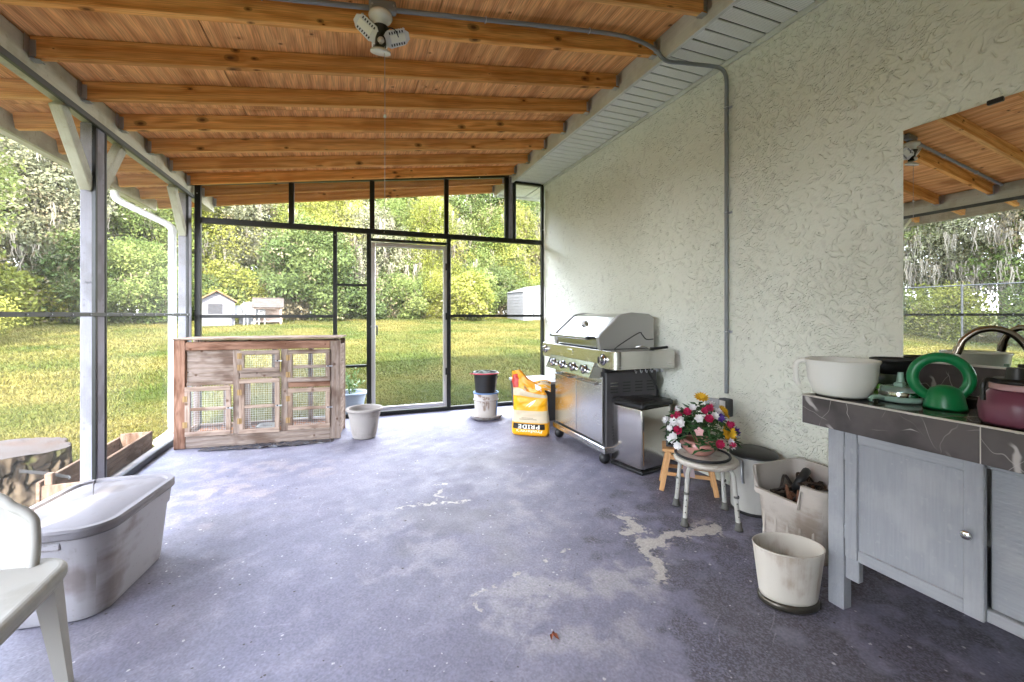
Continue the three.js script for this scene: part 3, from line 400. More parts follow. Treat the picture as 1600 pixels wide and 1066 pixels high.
{
  const l = thing('ceiling_light', 'three-winged white panel light in a porcelain socket with pull cord', 'light', 0.158, ply(0.158) - 0.105, 2.372);
  const hw = std({ color: lin(0.74, 0.74, 0.68), roughness: 0.25 });
  part(l, 'socket', lathe([[0, 0.045], [0.03, 0.045], [0.058, 0.03], [0.063, 0.015], [0.055, 0.0], [0.035, -0.015], [0.032, -0.045], [0, -0.045]]), hw);
  part(l, 'stem', cyl(0.042, 0.026, 0.05, 20), M.blackPlastic, 0, -0.067, 0); part(l, 'hub', cyl(0.026, 0.03, 0.05, 20), M.blackPlastic, 0, -0.115, 0);
  part(l, 'hub_cap', new THREE.SphereGeometry(0.018, 14, 10), M.silver, 0, -0.125, 0.026);
  part(l, 'sensor_disc', lathe([[0, 0.012], [0.03, 0.012], [0.052, 0.0], [0.052, -0.012], [0, -0.012]]), hw, 0, -0.165, 0, 0.28);
  const panelFin = std({ color: lin(0.66, 0.67, 0.66), roughness: 0.4 }), led = std({ color: lin(0.80, 0.80, 0.70), roughness: 0.35 });
  for (const [a, t, roll] of [[Math.PI, 0.68, 0.85], [0, 0.42, -0.85], [Math.PI / 2, 0.3, 0]]) {
    const g = new THREE.Group(); const p = part(l, 'light_panel', merge([
      extrude([[0.02, -0.028], [0.045, -0.05], [0.12, -0.045], [0.145, -0.02], [0.145, 0.02], [0.12, 0.045], [0.045, 0.05], [0.02, 0.028]], 0.006, 0.002).rotateX(Math.PI / 2),
      ...Array.from({ length: 9 }, (_, k) => shift(cbox(0.004, 0.02, 0.09, 0.001), 0.035 + k * 0.012, 0.012, 0))]), panelFin, 0, -0.115, 0);
    p.rotation.order = 'YZX'; p.rotation.set(roll, a, t); p.scale.set(1.1, 1, 0.82);
    part(p, 'diffuser', cbox(0.075, 0.006, 0.045, 0.002), led, 0.088, -0.009, 0);
    for (const s of [-1, 1]) for (let k = 0; k < 6; k++) part(p, 'vent_slot', cbox(0.006, 0.002, 0.014, 0.0005), M.blackPlastic, 0.05 + k * 0.013, -0.0085, s * 0.034);
  }
  part(l, 'wire', tube([[0.02, -0.06, 0.02], [0.05, -0.05, 0.03], [0.075, -0.06, 0.03], [0.09, -0.09, 0.03]], 0.003, 14, 6), M.blackPlastic);
  part(l, 'pull_cord', tube([[0.02, -0.15, 0.02], [0.021, -0.6, 0.02], [0.02, -1.04, 0.02]], 0.0016, 6, 6), M.whitePlastic); part(l, 'cord_bead', lathe([[0, 0.012], [0.006, 0.008], [0.008, -0.006], [0, -0.012]], 12), hw, 0.021, -0.52, 0.02);
}
{
  const m = thing('wall_mirror', 'large frameless mirror on the stucco wall above the sink', 'mirror', 2.536, 1.005, 0.5);
  part(m, 'glass', new THREE.BoxGeometry(0.006, 1.115, 1.516).translate(0, 0.5575, 0), M.mirror);
  for (const [y, z] of [[1.112, -0.44], [1.112, 0.4], [0.006, -0.35]]) part(m, 'clip', cbox(0.012, 0.02, 0.05, 0.003), M.blackPlastic, -0.005, y, z);
}

// ------------------------------------------------------------------ rabbit hutch
{
  const h = thing('rabbit_hutch', 'weathered wooden rabbit hutch with five wire doors and brass hinges', 'hutch', -0.755, 0.002, 4.80, -0.107);
  const P = (name, w, hh, d, x, y, z, m = M.weathered, p = h) => part(p, name, cbox(w, hh, d, 0.004), m, x, y, z);
  const Z = 0.19;
  P('corner_post', 0.092, 0.985, 0.045, -0.656, 0.495, Z, M.redwood); P('corner_post', 0.092, 0.965, 0.045, 0.656, 0.485, Z);
  P('top_rail', 1.218, 0.075, 0.04, 0, 0.93, Z, M.redwood); P('bottom_rail', 1.218, 0.105, 0.04, 0, 0.055, Z);
  P('solid_panel', 0.375, 0.29, 0.012, -0.417, 0.747, Z - 0.005, M.weathered);
  P('stile', 0.052, 0.782, 0.036, -0.203, 0.499, Z); P('stile', 0.06, 0.782, 0.036, 0.203, 0.499, Z);
  P('cross_rail', 0.352, 0.05, 0.03, 0, 0.65, Z); P('cross_rail', 0.374, 0.05, 0.03, 0.422, 0.545, Z, M.redwood); P('cross_rail', 0.375, 0.03, 0.03, -0.417, 0.585, Z);
  for (const x of [-0.68, 0.68]) P('back_post', 0.045, 0.97, 0.045, x, 0.487, -0.19);
  for (const x of [-0.42, 0.02, 0.36]) P('back_stud', 0.045, 0.86, 0.03, x, 0.49, -0.19);
  P('back_rail', 1.3, 0.07, 0.03, 0, 0.93, -0.19); P('back_rail', 1.3, 0.12, 0.03, 0, 0.07, -0.19);
  P('top_board', 1.42, 0.014, 0.215, 0, 0.996, 0.11, M.paleWood); P('top_board', 1.415, 0.014, 0.205, 0.004, 0.995, -0.105, M.weathered);
  for (let k = 0; k < 5; k++) P('side_board', 0.014, 0.176, 0.335, 0.69, 0.115 + k * 0.18, 0, M.weathered);
  for (const y of [0.1, 0.9]) P('side_rail', 0.03, 0.08, 0.335, -0.67, y, 0);
  P('floor_board', 1.27, 0.014, 0.33, 0, 0.085, 0); P('divider', 0.012, 0.45, 0.33, -0.2, 0.32, 0, M.weathered);
  part(h, 'litter_tray', shell([[0.093, 0.16, 0.12, 0.02], [0.14, 0.19, 0.15, 0.03], [0.14, 0.18, 0.14, 0.03], [0.1, 0.15, 0.11, 0.02]]), M.whitePlastic, 0.02, 0, 0.03);
  { const g = []; const q = rngOf(41); for (let i = 0; i < 260; i++) g.push(cbox(0.02 + 0.03 * q(), 0.004, 0.006, 0.001).rotateY(q() * 6.3).rotateX(q() * 0.6).translate((q() - 0.5) * 1.2, 0.094 + 0.02 * q(), (q() - 0.5) * 0.28)); tag(part(h, 'wood_shavings', merge(g), std({ color: lin(0.34, 0.15, 0.06), roughness: 1 })), null, null, null, 'stuff'); }
  const wire = (w, hh, step) => { const g = []; for (let x = -w / 2 + step / 2; x < w / 2; x += step) g.push(new THREE.BoxGeometry(0.0011, hh, 0.0011).translate(x, 0, 0)); for (let y = -hh / 2 + step / 2; y < hh / 2; y += step) g.push(new THREE.BoxGeometry(w, 0.0011, 0.0011).translate(0, y, 0.0006)); return merge(g); };
  part(h, 'wire_mesh', wire(1.28, 0.76, 0.025), M.galv, 0, 0.51, -0.172); part(h, 'wire_mesh', wire(0.33, 0.7, 0.025).rotateY(Math.PI / 2), M.galv, -0.675, 0.5, 0);
  const wood = [M.paleWood, M.weathered, M.paleWood, M.weathered, M.paleWood]; let k = 0;
  for (const [x0, x1, y0, y1, by, hs] of [[-0.607, -0.24, 0.115, 0.565, 0.36, [-1]], [-0.172, 0.168, 0.68, 0.885, null, [-1]], [-0.172, 0.168, 0.11, 0.62, 0.36, [-1]], [0.237, 0.612, 0.575, 0.885, 0.72, [-1]], [0.237, 0.612, 0.12, 0.515, 0.32, [-1]]]) {
    const m = wood[k++], cx = (x0 + x1) / 2, cy = (y0 + y1) / 2, w = x1 - x0, hh = y1 - y0, f = 0.042, zf = Z + 0.031;
    const d = P('door', w, f, 0.02, cx, y1 - f / 2, zf, m);
    const Q = (n, a, b, c, x, y, z, mm = m) => part(d, n, cbox(a, b, c, 0.003), mm, x - cx, y - (y1 - f / 2), z - zf);
    Q('door_rail', w, f, 0.02, cx, y0 + f / 2, zf); Q('door_stile', f, hh - 2 * f, 0.02, x0 + f / 2, cy, zf); Q('door_stile', f, hh - 2 * f, 0.02, x1 - f / 2, cy, zf);
    if (by) Q('cross_bar', w - 2 * f, 0.03, 0.014, cx, by, zf);
    part(d, 'wire_mesh', wire(w - 2 * f, hh - 2 * f, 0.019), M.galv, 0, cy - (y1 - f / 2), -0.012);
    for (const yy of [y0 + hh * 0.24, y1 - hh * 0.24]) { const hg = Q('hinge', 0.038, 0.052, 0.004, x0 + 0.004, yy, zf + 0.0125, M.brass); part(hg, 'hinge_pin', cyl(0.004, 0.004, 0.054, 8), M.brass, 0, 0, 0.003); }
    const lt = Q('latch', 0.055, 0.012, 0.008, x1 - 0.005, (by ?? cy) , zf + 0.014, M.galv); part(lt, 'latch_knob', new THREE.SphereGeometry(0.008, 8, 6), M.blackMetal, -0.012, 0.004, 0.008);
  }
}
{ // plastic sheet in front of the hutch
  const g = new THREE.PlaneGeometry(1.12, 0.2, 60, 10).rotateX(-Math.PI / 2), p = g.attributes.position; const q = rngOf(9);
  for (let i = 0; i < p.count; i++) { const x = p.getX(i), z = p.getZ(i), e = Math.abs(x) / 0.56; const n = fbm(x * 18 + 40, z * 30 + 40, 999, 999, 3, 71); p.setY(i, 0.002 + 0.034 * Math.max(0, n - 0.34) * (1 - e * e * 0.8)); p.setZ(i, z * (1 - 0.55 * e * e) + 0.03 * (fbm(x * 9 + 9, 3, 99, 99, 3, 8) - 0.5)); }
  g.computeVertexNormals(); const s = thing('plastic_sheet', 'crumpled black plastic sheet on floor under front of hutch', 'sheet', -0.70, 0.001, 4.53, -0.107); part(s, 'sheet', g, std({ color: lin(0.05, 0.05, 0.06), roughness: 0.22, side: THREE.DoubleSide }));
}
// ------------------------------------------------------------------ pots
function leafy(n, len, spread, hgt, seed) { // upright little plant: stems with leaves
  const q = rngOf(seed), st = [], lf = [];
  for (let i = 0; i < n; i++) {
    const a = q() * 6.28, s = spread * (0.4 + 0.6 * q()), H = hgt * (0.5 + 0.5 * q()), tip = new THREE.Vector3(Math.cos(a) * s, H, Math.sin(a) * s);
    const mid = new THREE.Vector3(tip.x * 0.35, H * 0.6, tip.z * 0.35); st.push(tube([[0, 0, 0], mid, tip], 0.0025, 6, 5));
    for (let j = 0; j < 9; j++) { const t = 0.35 + 0.65 * j / 8, c = t < 0.6 ? mid.clone().multiplyScalar(t / 0.6) : mid.clone().lerp(tip, (t - 0.6) / 0.4); const g = leafGeo(len * (0.6 + 0.6 * q()), len * 0.42); g.rotateX(-0.4 - q() * 0.8); g.rotateY(q() * 6.28); g.translate(c.x, c.y, c.z); lf.push(g); }
  }
  return [merge(st), merge(lf)];
}
function leafGeo(l, w) { const g = new THREE.BufferGeometry(); g.setAttribute('position', new THREE.Float32BufferAttribute([0, 0, 0, w / 2, 0.004, l * 0.45, 0, -0.006, l * 0.5, 0, 0, 0, 0, -0.006, l * 0.5, -w / 2, 0.004, l * 0.45, w / 2, 0.004, l * 0.45, 0, -0.01, l, 0, -0.006, l * 0.5, -w / 2, 0.004, l * 0.45, 0, -0.006, l * 0.5, 0, -0.01, l], 3)); g.computeVertexNormals(); return g; }
M.leaf = phys({ color: lin(0.12, 0.22, 0.035), roughness: 0.55, transmission: 0.3, side: THREE.DoubleSide });
const potProfile = s => [[0, 0.0], [0.105, 0], [0.112, 0.01], [0.125, 0.06], [0.148, 0.215], [0.15, 0.22], [0.153, 0.225], [0.158, 0.27], [0.176, 0.275], [0.18, 0.287], [0.176, 0.30], [0.162, 0.302], [0.152, 0.29], [0.142, 0.21], [0, 0.205]].map(p => [p[0] * s, p[1] * s]);
{ const p = thing('flower_pot', 'beige plastic flower pot with empty soil beside the hutch', 'pot', 0.145, 0.002, 4.49); part(p, 'pot', lathe(potProfile(0.98), 48), M.potPlastic); part(p, 'soil', lathe([[0.138, 0.203], [0.07, 0.213], [0, 0.21]], 24), M.soil); }
{ const p = thing('planter_pot', 'blue grey flower pot outside the screen door holding leafy plant', 'pot', 0.02, groundY(0.02, 5.75) + 0.004, 5.75); part(p, 'pot', lathe(potProfile(1.15), 40), M.bluePot); part(p, 'soil', lathe([[0.16, 0.25], [0, 0.25]], 24), M.soil);
  const t = thing('potted_plant', 'bright green leafy plant growing in the blue grey pot', 'plant', 0.02, groundY(0.02, 5.75) + 0.24, 5.75); const [s, l] = leafy(9, 0.075, 0.2, 0.42, 17); part(t, 'stem', s, M.leaf); tag(part(t, 'leaves', l, M.leaf), null, null, null, 'stuff'); }
// ------------------------------------------------------------------ stump, planter box, tines
{
  const y0 = groundY(-2.25, 4.1) - 0.03, R = 0.335, H = 0.40;
  const s = thing('tree_stump', 'cut tree stump with rough furrowed bark outside the side screen', 'stump', -2.27, y0, 4.10);
  const n = 260, m = 36, pos = [], idx = [], uv = [];
  for (let j = 0; j <= m; j++) for (let i = 0; i <= n; i++) { const a = i / n * 6.2832, v = j / m, fr = fbm(i / n * 26 + 1.1 * fbm(i / n * 12, v * 3, 12, 999, 2, 83), v * 3.2, 26, 999, 3, 81), f = 1 - Math.pow(Math.abs(fr - 0.5) * 2, 0.7), lob = 0.03 * Math.sin(a * 3 + 1) + 0.02 * Math.sin(a * 5), r = R * (1 + 0.10 * (1 - v) * (1 - v)) + lob - 0.055 * ss(0.55, 1, f) * (j === m ? 0.4 : 1); pos.push(Math.cos(a) * r, v * H - (j === m ? 0.006 * f : 0), Math.sin(a) * r); uv.push(i / n * 2.1, v * H); }
  for (let j = 0; j < m; j++) for (let i = 0; i < n; i++) { const a = j * (n + 1) + i, b = a + 1, c = a + n + 1, d = c + 1; idx.push(a, c, b, b, c, d); }
  const g = new THREE.BufferGeometry(); g.setAttribute('position', new THREE.Float32BufferAttribute(pos, 3)); g.setAttribute('uv', new THREE.Float32BufferAttribute(uv, 2)); g.setIndex(idx); g.computeVertexNormals(); part(s, 'bark', g, M.bark);
  const tp = [0, H - 0.004, 0], tu = [0.5, 0.5], ti = []; for (let i = 0; i <= n; i++) { const k = (m * (n + 1) + i) * 3; tp.push(pos[k] * 0.985, H - 0.002, pos[k + 2] * 0.985); tu.push(0.5 + pos[k] / 0.8, 0.5 + pos[k + 2] / 0.8); if (i) ti.push(0, i + 1, i); }
  const tg = new THREE.BufferGeometry(); tg.setAttribute('position', new THREE.Float32BufferAttribute(tp, 3)); tg.setAttribute('uv', new THREE.Float32BufferAttribute(tu, 2)); tg.setIndex(ti); tg.computeVertexNormals(); part(s, 'cut_face', tg, M.stumpTop);
}
{
  const y0 = groundY(-1.75, 4.2) - 0.015, b = thing('planter_box', 'long weathered wooden planter box standing outside the screen sill', 'planter box', -1.755, y0, 4.17, 0.02);
  const P = (w, h, d, x, y, z, m = M.outdoorPlank) => part(b, 'board', cbox(w, h, d, 0.004), m, x, y, z);
  P(0.022, 0.30, 1.10, 0.11, 0.15, 0); P(0.022, 0.27, 1.10, -0.11, 0.135, 0); P(0.198, 0.30, 0.022, 0, 0.15, -0.53); P(0.198, 0.24, 0.022, 0, 0.12, 0.53, M.outdoorPlank); P(0.04, 0.31, 0.04, -0.075, 0.155, 0.5, M.outdoorPlank);
  part(b, 'soil', cbox(0.19, 0.09, 1.03, 0.01), M.soil, 0, 0.06, 0);
  const t = thing('garden_fork', 'small steel hand fork lying across the planter box edge', 'garden fork', -1.9, groundY(-1.9, 3.75) + 0.27, 3.75, 0.5); for (let k = 0; k < 3; k++) part(t, 'tine', tube([[-0.10, 0.055, 0.02 + k * 0.03], [0.0, 0.015, 0.02 + k * 0.03], [0.13, -0.05, 0.02 + k * 0.03]], 0.004, 8, 6), M.darkMetal); part(t, 'handle', tube([[0.12, -0.05, 0.02], [0.125, -0.05, 0.05], [0.12, -0.05, 0.08]], 0.005, 6, 6), M.galv);
}
// ------------------------------------------------------------------ storage tub, chair
{
  const t = thing('storage_tub', 'large grey plastic storage tub with dusty lid', 'storage tub', -1.075, 0.003, 2.46, -0.12);
  const w = 0.42, d = 0.60;
  const body = shell([[0, w * 0.80, d * 0.84, 0.09], [0.012, w * 0.83, d * 0.87, 0.10], [0.18, w * 0.89, d * 0.92, 0.10], [0.27, w * 0.92, d * 0.945, 0.10], [0.272, w * 0.955, d * 0.965, 0.10], [0.352, w * 0.985, d * 0.985, 0.10], [0.352, w * 0.95, d * 0.95, 0.09], [0.03, w * 0.8, d * 0.82, 0.08]]);
  part(t, 'body', body, M.tubPlastic);
  part(t, 'handle_recess', shift(new RoundedBoxGeometry(0.14, 0.03, 0.014, 3, 0.006), 0, 0.32, d * 0.486), M.tubPlastic);
  const lid = shell([[0.345, w * 1.02, d * 1.015, 0.11], [0.352, w * 1.05, d * 1.035, 0.12], [0.376, w * 1.05, d * 1.035, 0.12], [0.385, w * 1.02, d * 1.015, 0.11], [0.385, w * 0.92, d * 0.93, 0.09], [0.374, w * 0.89, d * 0.91, 0.08], [0.374, w * 0.86, d * 0.88, 0.07], [0.379, w * 0.82, d * 0.85, 0.06]], 10);
  part(t, 'lid', lid, M.lidPlastic);
}
{
  const c = thing('plastic_chair', 'white plastic chair standing in front of the grey storage tub', 'chair', -1.10, 0, 1.585, 0.05);
  const sg = new THREE.ExtrudeGeometry(roundRect(0.50, 0.50, 0.09), { depth: 0.012, bevelEnabled: true, bevelSize: 0.02, bevelThickness: 0.018, bevelSegments: 4, curveSegments: 10 }).rotateX(-Math.PI / 2);
  { const p = sg.attributes.position; for (let i = 0; i < p.count; i++) { const x = p.getX(i) / 0.25, z = p.getZ(i) / 0.25; p.setY(i, p.getY(i) - 0.018 * Math.max(0, 1 - x * x) * Math.max(0, 1 - z * z)); } sg.computeVertexNormals(); }
  part(c, 'seat', sg, M.chairPlastic, 0, 0.395, 0);
  part(c, 'seat_apron', merge([[0, -0.235, 0.40, 0.018], [0, 0.235, 0.40, 0.018]].map(([x, z, w]) => shift(new RoundedBoxGeometry(w, 0.05, 0.018, 3, 0.008), x, 0.372, z)).concat([-0.235, 0.235].map(x => shift(new RoundedBoxGeometry(0.018, 0.05, 0.40, 3, 0.008), x, 0.372, 0)))), M.chairPlastic);
  const leg = (sx, sz) => { const p = []; const at = (y, w, o) => [[-w, -w], [w, -w], [w, w], [-w, w]].map(([a, b]) => new THREE.Vector3(sx * (0.195 + o) + a, y, sz * (0.195 + o) + b)); p.push(...at(0.385, 0.027, 0.012), ...at(0.2, 0.021, 0.028), ...at(0, 0.015, 0.045)); const g = new ConvexGeometry(p); return g; };
  for (const a of [-1, 1]) for (const b of [-1, 1]) part(c, 'leg', leg(a, b), M.chairPlastic);
  // backrest: curved shell with a thick rolled rim, rising from the far side of the seat
  const bp = [], bi = [], nu = 28, nv = 16; for (let s = 0; s < 2; s++) for (let j = 0; j <= nv; j++) for (let i = 0; i <= nu; i++) { const u = i / nu * 2 - 1, v = j / nv, w = 0.175 - 0.035 * v * v - (v > 0.7 ? 0.045 * ((v - 0.7) / 0.3) ** 2 : 0), top = 0.235 - 0.04 * u * u; bp.push(u * w, v * top, -(0.03 * (1 - u * u)) - 0.07 * v + (s ? 0.012 : -0.012)); }
  const N = (nu + 1) * (nv + 1); for (let j = 0; j < nv; j++) for (let i = 0; i < nu; i++) { const a = j * (nu + 1) + i, b = a + 1, cc = a + nu + 1, d = cc + 1; bi.push(a + N, b + N, cc + N, b + N, d + N, cc + N, a, cc, b, b, cc, d); }
  const bg = new THREE.BufferGeometry(); bg.setAttribute('position', new THREE.Float32BufferAttribute(bp, 3)); bg.setIndex(bi); bg.computeVertexNormals(); part(c, 'backrest', metric(bg, 'x'), M.chairPlastic, 0, 0.405, -0.205);
  const rim = []; for (let v = 0; v <= 1; v += 0.125) { const w = 0.175 - 0.035 * v * v - (v > 0.7 ? 0.045 * ((v - 0.7) / 0.3) ** 2 : 0); rim.push([w, v * 0.195, -0.07 * v]); } for (let u = 0.75; u >= -0.75; u -= 0.25) rim.push([u * 0.095, 0.235 - 0.04 * u * u, -0.03 * (1 - u * u) - 0.07]); for (let v = 1; v >= 0; v -= 0.125) { const w = 0.175 - 0.035 * v * v - (v > 0.7 ? 0.045 * ((v - 0.7) / 0.3) ** 2 : 0); rim.push([-w, v * 0.195, -0.07 * v]); }
  part(c, 'back_rim', tube(rim, 0.015, 80, 10), M.chairPlastic, 0, 0.405, -0.205);
}
// ------------------------------------------------------------------ pails and box by the corner
{ const s = thing('plant_saucer', 'stained white plastic saucer under the stacked pails', 'saucer', 1.52, 0.002, 4.83); part(s, 'dish', lathe([[0, 0.002], [0.17, 0.002], [0.205, 0.045], [0.212, 0.05], [0.206, 0.052], [0.168, 0.012], [0, 0.012]], 44), M.pailPlastic); }
{ const p = thing('paint_pail', 'paint splashed white pail with blue rim standing in saucer', 'pail', 1.52, 0.016, 4.83); part(p, 'body', lathe([[0, 0], [0.122, 0], [0.128, 0.01], [0.138, 0.2], [0.150, 0.2], [0.150, 0.208], [0.140, 0.215], [0.144, 0.285], [0.14, 0.285], [0.12, 0.012], [0, 0.012]], 44), M.pailPlastic); part(p, 'rim', new THREE.TorusGeometry(0.143, 0.009, 8, 44).rotateX(Math.PI / 2), M.bluePlastic, 0, 0.287, 0);
  part(p, 'stain', new THREE.CylinderGeometry(0.1405, 0.1315, 0.19, 10, 1, true, 0.75, 0.35), M.bluePlastic, 0, 0.11, 0); }
{ const p = thing('black_bucket', 'small black bucket with red handle stacked inside white pail', 'bucket', 1.515, 0.265, 4.83); part(p, 'body', lathe([[0, 0], [0.112, 0], [0.116, 0.008], [0.138, 0.262], [0.15, 0.264], [0.15, 0.28], [0.137, 0.28], [0.134, 0.27], [0.108, 0.012], [0, 0.012]], 44), M.blackPlastic);
  const a = []; for (let i = 0; i <= 12; i++) { const t = -0.15 + i / 12 * 3.4; a.push([Math.cos(t) * 0.155, 0.262 + 0.008 * Math.sin(t), Math.sin(t) * 0.155]); } part(p, 'handle', tube(a.concat([[-0.19, 0.265, 0.0]]), 0.008, 40, 8), M.red);
  part(p, 'label', new THREE.CylinderGeometry(0.1385, 0.122, 0.19, 8, 1, true, 0.75, 0.4), M.pailPlastic, 0, 0.14, 0);
  const q = thing('rag', 'crumpled dark rag stuffed in the black bucket', 'rag', 1.515, 0.50, 4.83); part(q, 'cloth', wobble(new THREE.SphereGeometry(0.115, 24, 16).scale(1, 0.45, 1), 0.09, 14, 61), std({ color: lin(0.10, 0.12, 0.10), roughness: 0.9 })); }
{ const b = thing('storage_box', 'black plastic storage box with grey lid behind the yellow sack', 'box', 2.08, 0.003, 4.62, 0.1); part(b, 'body', shell([[0, 0.38, 0.44, 0.03], [0.01, 0.40, 0.46, 0.04], [0.43, 0.46, 0.52, 0.04], [0.43, 0.44, 0.50, 0.03], [0.03, 0.38, 0.43, 0.03]]), std({ color: lin(0.055, 0.055, 0.06), roughness: 0.5 })); part(b, 'lid', shell([[0.425, 0.47, 0.53, 0.04], [0.43, 0.49, 0.55, 0.045], [0.452, 0.49, 0.55, 0.045], [0.455, 0.46, 0.52, 0.04], [0.449, 0.43, 0.49, 0.03]]), std({ color: lin(0.30, 0.30, 0.33), roughness: 0.45 })); }
{ const b = thing('wood_plank', 'narrow brown wooden plank leaning against wall behind the grill', 'plank', 2.20, 0.0, 4.22, 0.2); part(b, 'board', cbox(0.075, 1.0, 0.03, 0.004), std({ map: M.stoolWood.map, color: lin(0.7, 0.62, 0.6), roughness: 0.8 }), 0.02, 0.503, 0, 0, 0, -0.06); }
{ // feed sack
  const c = document.createElement('canvas'); c.width = 1024; c.height = 1024; const x = c.getContext('2d'), Y = v => 1024 * (1 - v);
  x.fillStyle = '#d8c6a6'; x.fillRect(0, 0, 1024, 1024);
  const band = (a, b, col) => { x.fillStyle = col; x.fillRect(0, Y(b), 1024, (b - a) * 1024); };
  band(0, 0.24, '#f0a80c'); band(0.455, 0.70, '#f3ac10'); band(0.79, 1, '#f0a40c');
  x.fillStyle = '#b9a88a'; x.fillRect(0, Y(0.78), 500, 560); x.fillStyle = '#e8a00c'; x.fillRect(0, Y(0.2), 500, 300);
  x.fillStyle = '#c9b795'; for (let i = 0; i < 12; i++) x.fillRect(560, Y(0.44) + i * 7, 380, 2);
  x.fillStyle = '#5a4a34'; x.save(); x.translate(750, Y(0.295)); x.rotate(Math.PI); for (let i = -11; i < 11; i++) { x.fillRect(i * 11, 0, 7, 12); if (Math.abs(i) < 8) x.fillRect(i * 11 + 3, 24, 6, 11); } x.restore();
  x.fillStyle = '#20180f'; x.fillRect(540, Y(0.222), 440, 100); x.save(); x.translate(765, Y(0.17)); x.rotate(Math.PI); x.textAlign = 'center'; x.textBaseline = 'middle'; x.fillStyle = '#f6f0e2'; x.font = 'bold 108px sans-serif'; x.fillText('PRIDE', 0, 0); x.font = 'italic bold 66px serif'; x.fillText("Producer's", -10, -84); x.restore();
  x.fillStyle = '#fff6e0'; x.beginPath(); x.moveTo(700, Y(0.50)); x.quadraticCurveTo(760, Y(0.60), 880, Y(0.66)); x.quadraticCurveTo(830, Y(0.57), 760, Y(0.52)); x.quadraticCurveTo(780, Y(0.56), 820, Y(0.6)); x.quadraticCurveTo(740, Y(0.56), 700, Y(0.50)); x.fill();
  x.fillStyle = '#c3231a'; x.fillRect(520, Y(0.95), 90, 160); x.fillStyle = '#f4efe6'; x.fillRect(900, Y(1), 100, 110); x.fillRect(0, Y(1), 80, 130); x.fillStyle = '#b01818'; x.beginPath(); x.arc(470, Y(0.26), 36, 0, 7); x.fill();
  const t = new THREE.CanvasTexture(c); t.colorSpace = THREE.SRGBColorSpace;
  const b = thing('feed_sack', 'yellow and tan feed sack standing upside down beside the grill', 'sack', 1.735, 0.002, 3.99, -0.62);
  const n = 72, m = 56, pos = [], uv = [], idx = [];
  for (let j = 0; j <= m; j++) for (let i = 0; i <= n; i++) {
    const v = j / m, a = i / n * 6.2832, k = ss(0.62, 1, v), cw = Math.sign(Math.cos(a)) * Math.pow(Math.abs(Math.cos(a)), 0.55), cd = Math.sign(Math.sin(a)) * Math.pow(Math.abs(Math.sin(a)), 0.6);
    const w = mix(0.172 - 0.014 * ss(0.1, 0.6, v), 0.145, k) * (v < 0.03 ? 0.93 + 2.3 * v : 1), d = mix(0.085, 0.035, k) * (v < 0.03 ? 0.85 + 5 * v : 1);
    const cr = 0.034 * (fbm(cw * 3 + 20, v * 12 + cd * 2 + 40, 999, 999, 3, 91) - 0.5) * (0.35 + ss(0.4, 0.75, v));
    const y = v * 0.56 + k * (-0.065 * cw + 0.06 * Math.max(0, 1 - Math.abs(cw + 0.55) * 1.6)); 
    pos.push(cw * (w + cr) - 0.02 * k, y, cd * (d + cr * 0.9) + 0.04 * k + (cw > 0.4 ? 0.05 * k * (cw - 0.4) : 0)); uv.push(i <= n / 2 ? 0.75 + 0.25 * cw : 0.25 - 0.25 * cw, v);
  }
  for (let j = 0; j < m; j++) for (let i = 0; i < n; i++) { const a = j * (n + 1) + i, bb = a + 1, cc = a + n + 1, d = cc + 1; idx.push(a, cc, bb, bb, cc, d); }
  const e = pos.length / 3; pos.push(0, 0, 0); uv.push(0.75, 0); for (let i = 0; i < n; i++) idx.push(e, i, i + 1);
  const g = new THREE.BufferGeometry(); g.setAttribute('position', new THREE.Float32BufferAttribute(pos, 3)); g.setAttribute('uv', new THREE.Float32BufferAttribute(uv, 2)); g.setIndex(idx); g.computeVertexNormals();
  b.scale.x = 1.12; part(b, 'bag', g, phys({ map: t, roughness: 0.36, side: THREE.DoubleSide }));
  const f = new THREE.PlaneGeometry(0.24, 0.13, 14, 8), fp = f.attributes.position; for (let i = 0; i < fp.count; i++) { const X = fp.getX(i), Z = fp.getY(i); fp.setXYZ(i, X, 0.025 * Math.sin(X * 28) + 0.04 * (X > 0 ? X * 2 : -X), Z); } f.computeVertexNormals();
  part(b, 'folded_flap', f, phys({ map: t, roughness: 0.36, side: THREE.DoubleSide }), 0.07, 0.50, 0.045, 0.75, 0.1, -0.2);
}
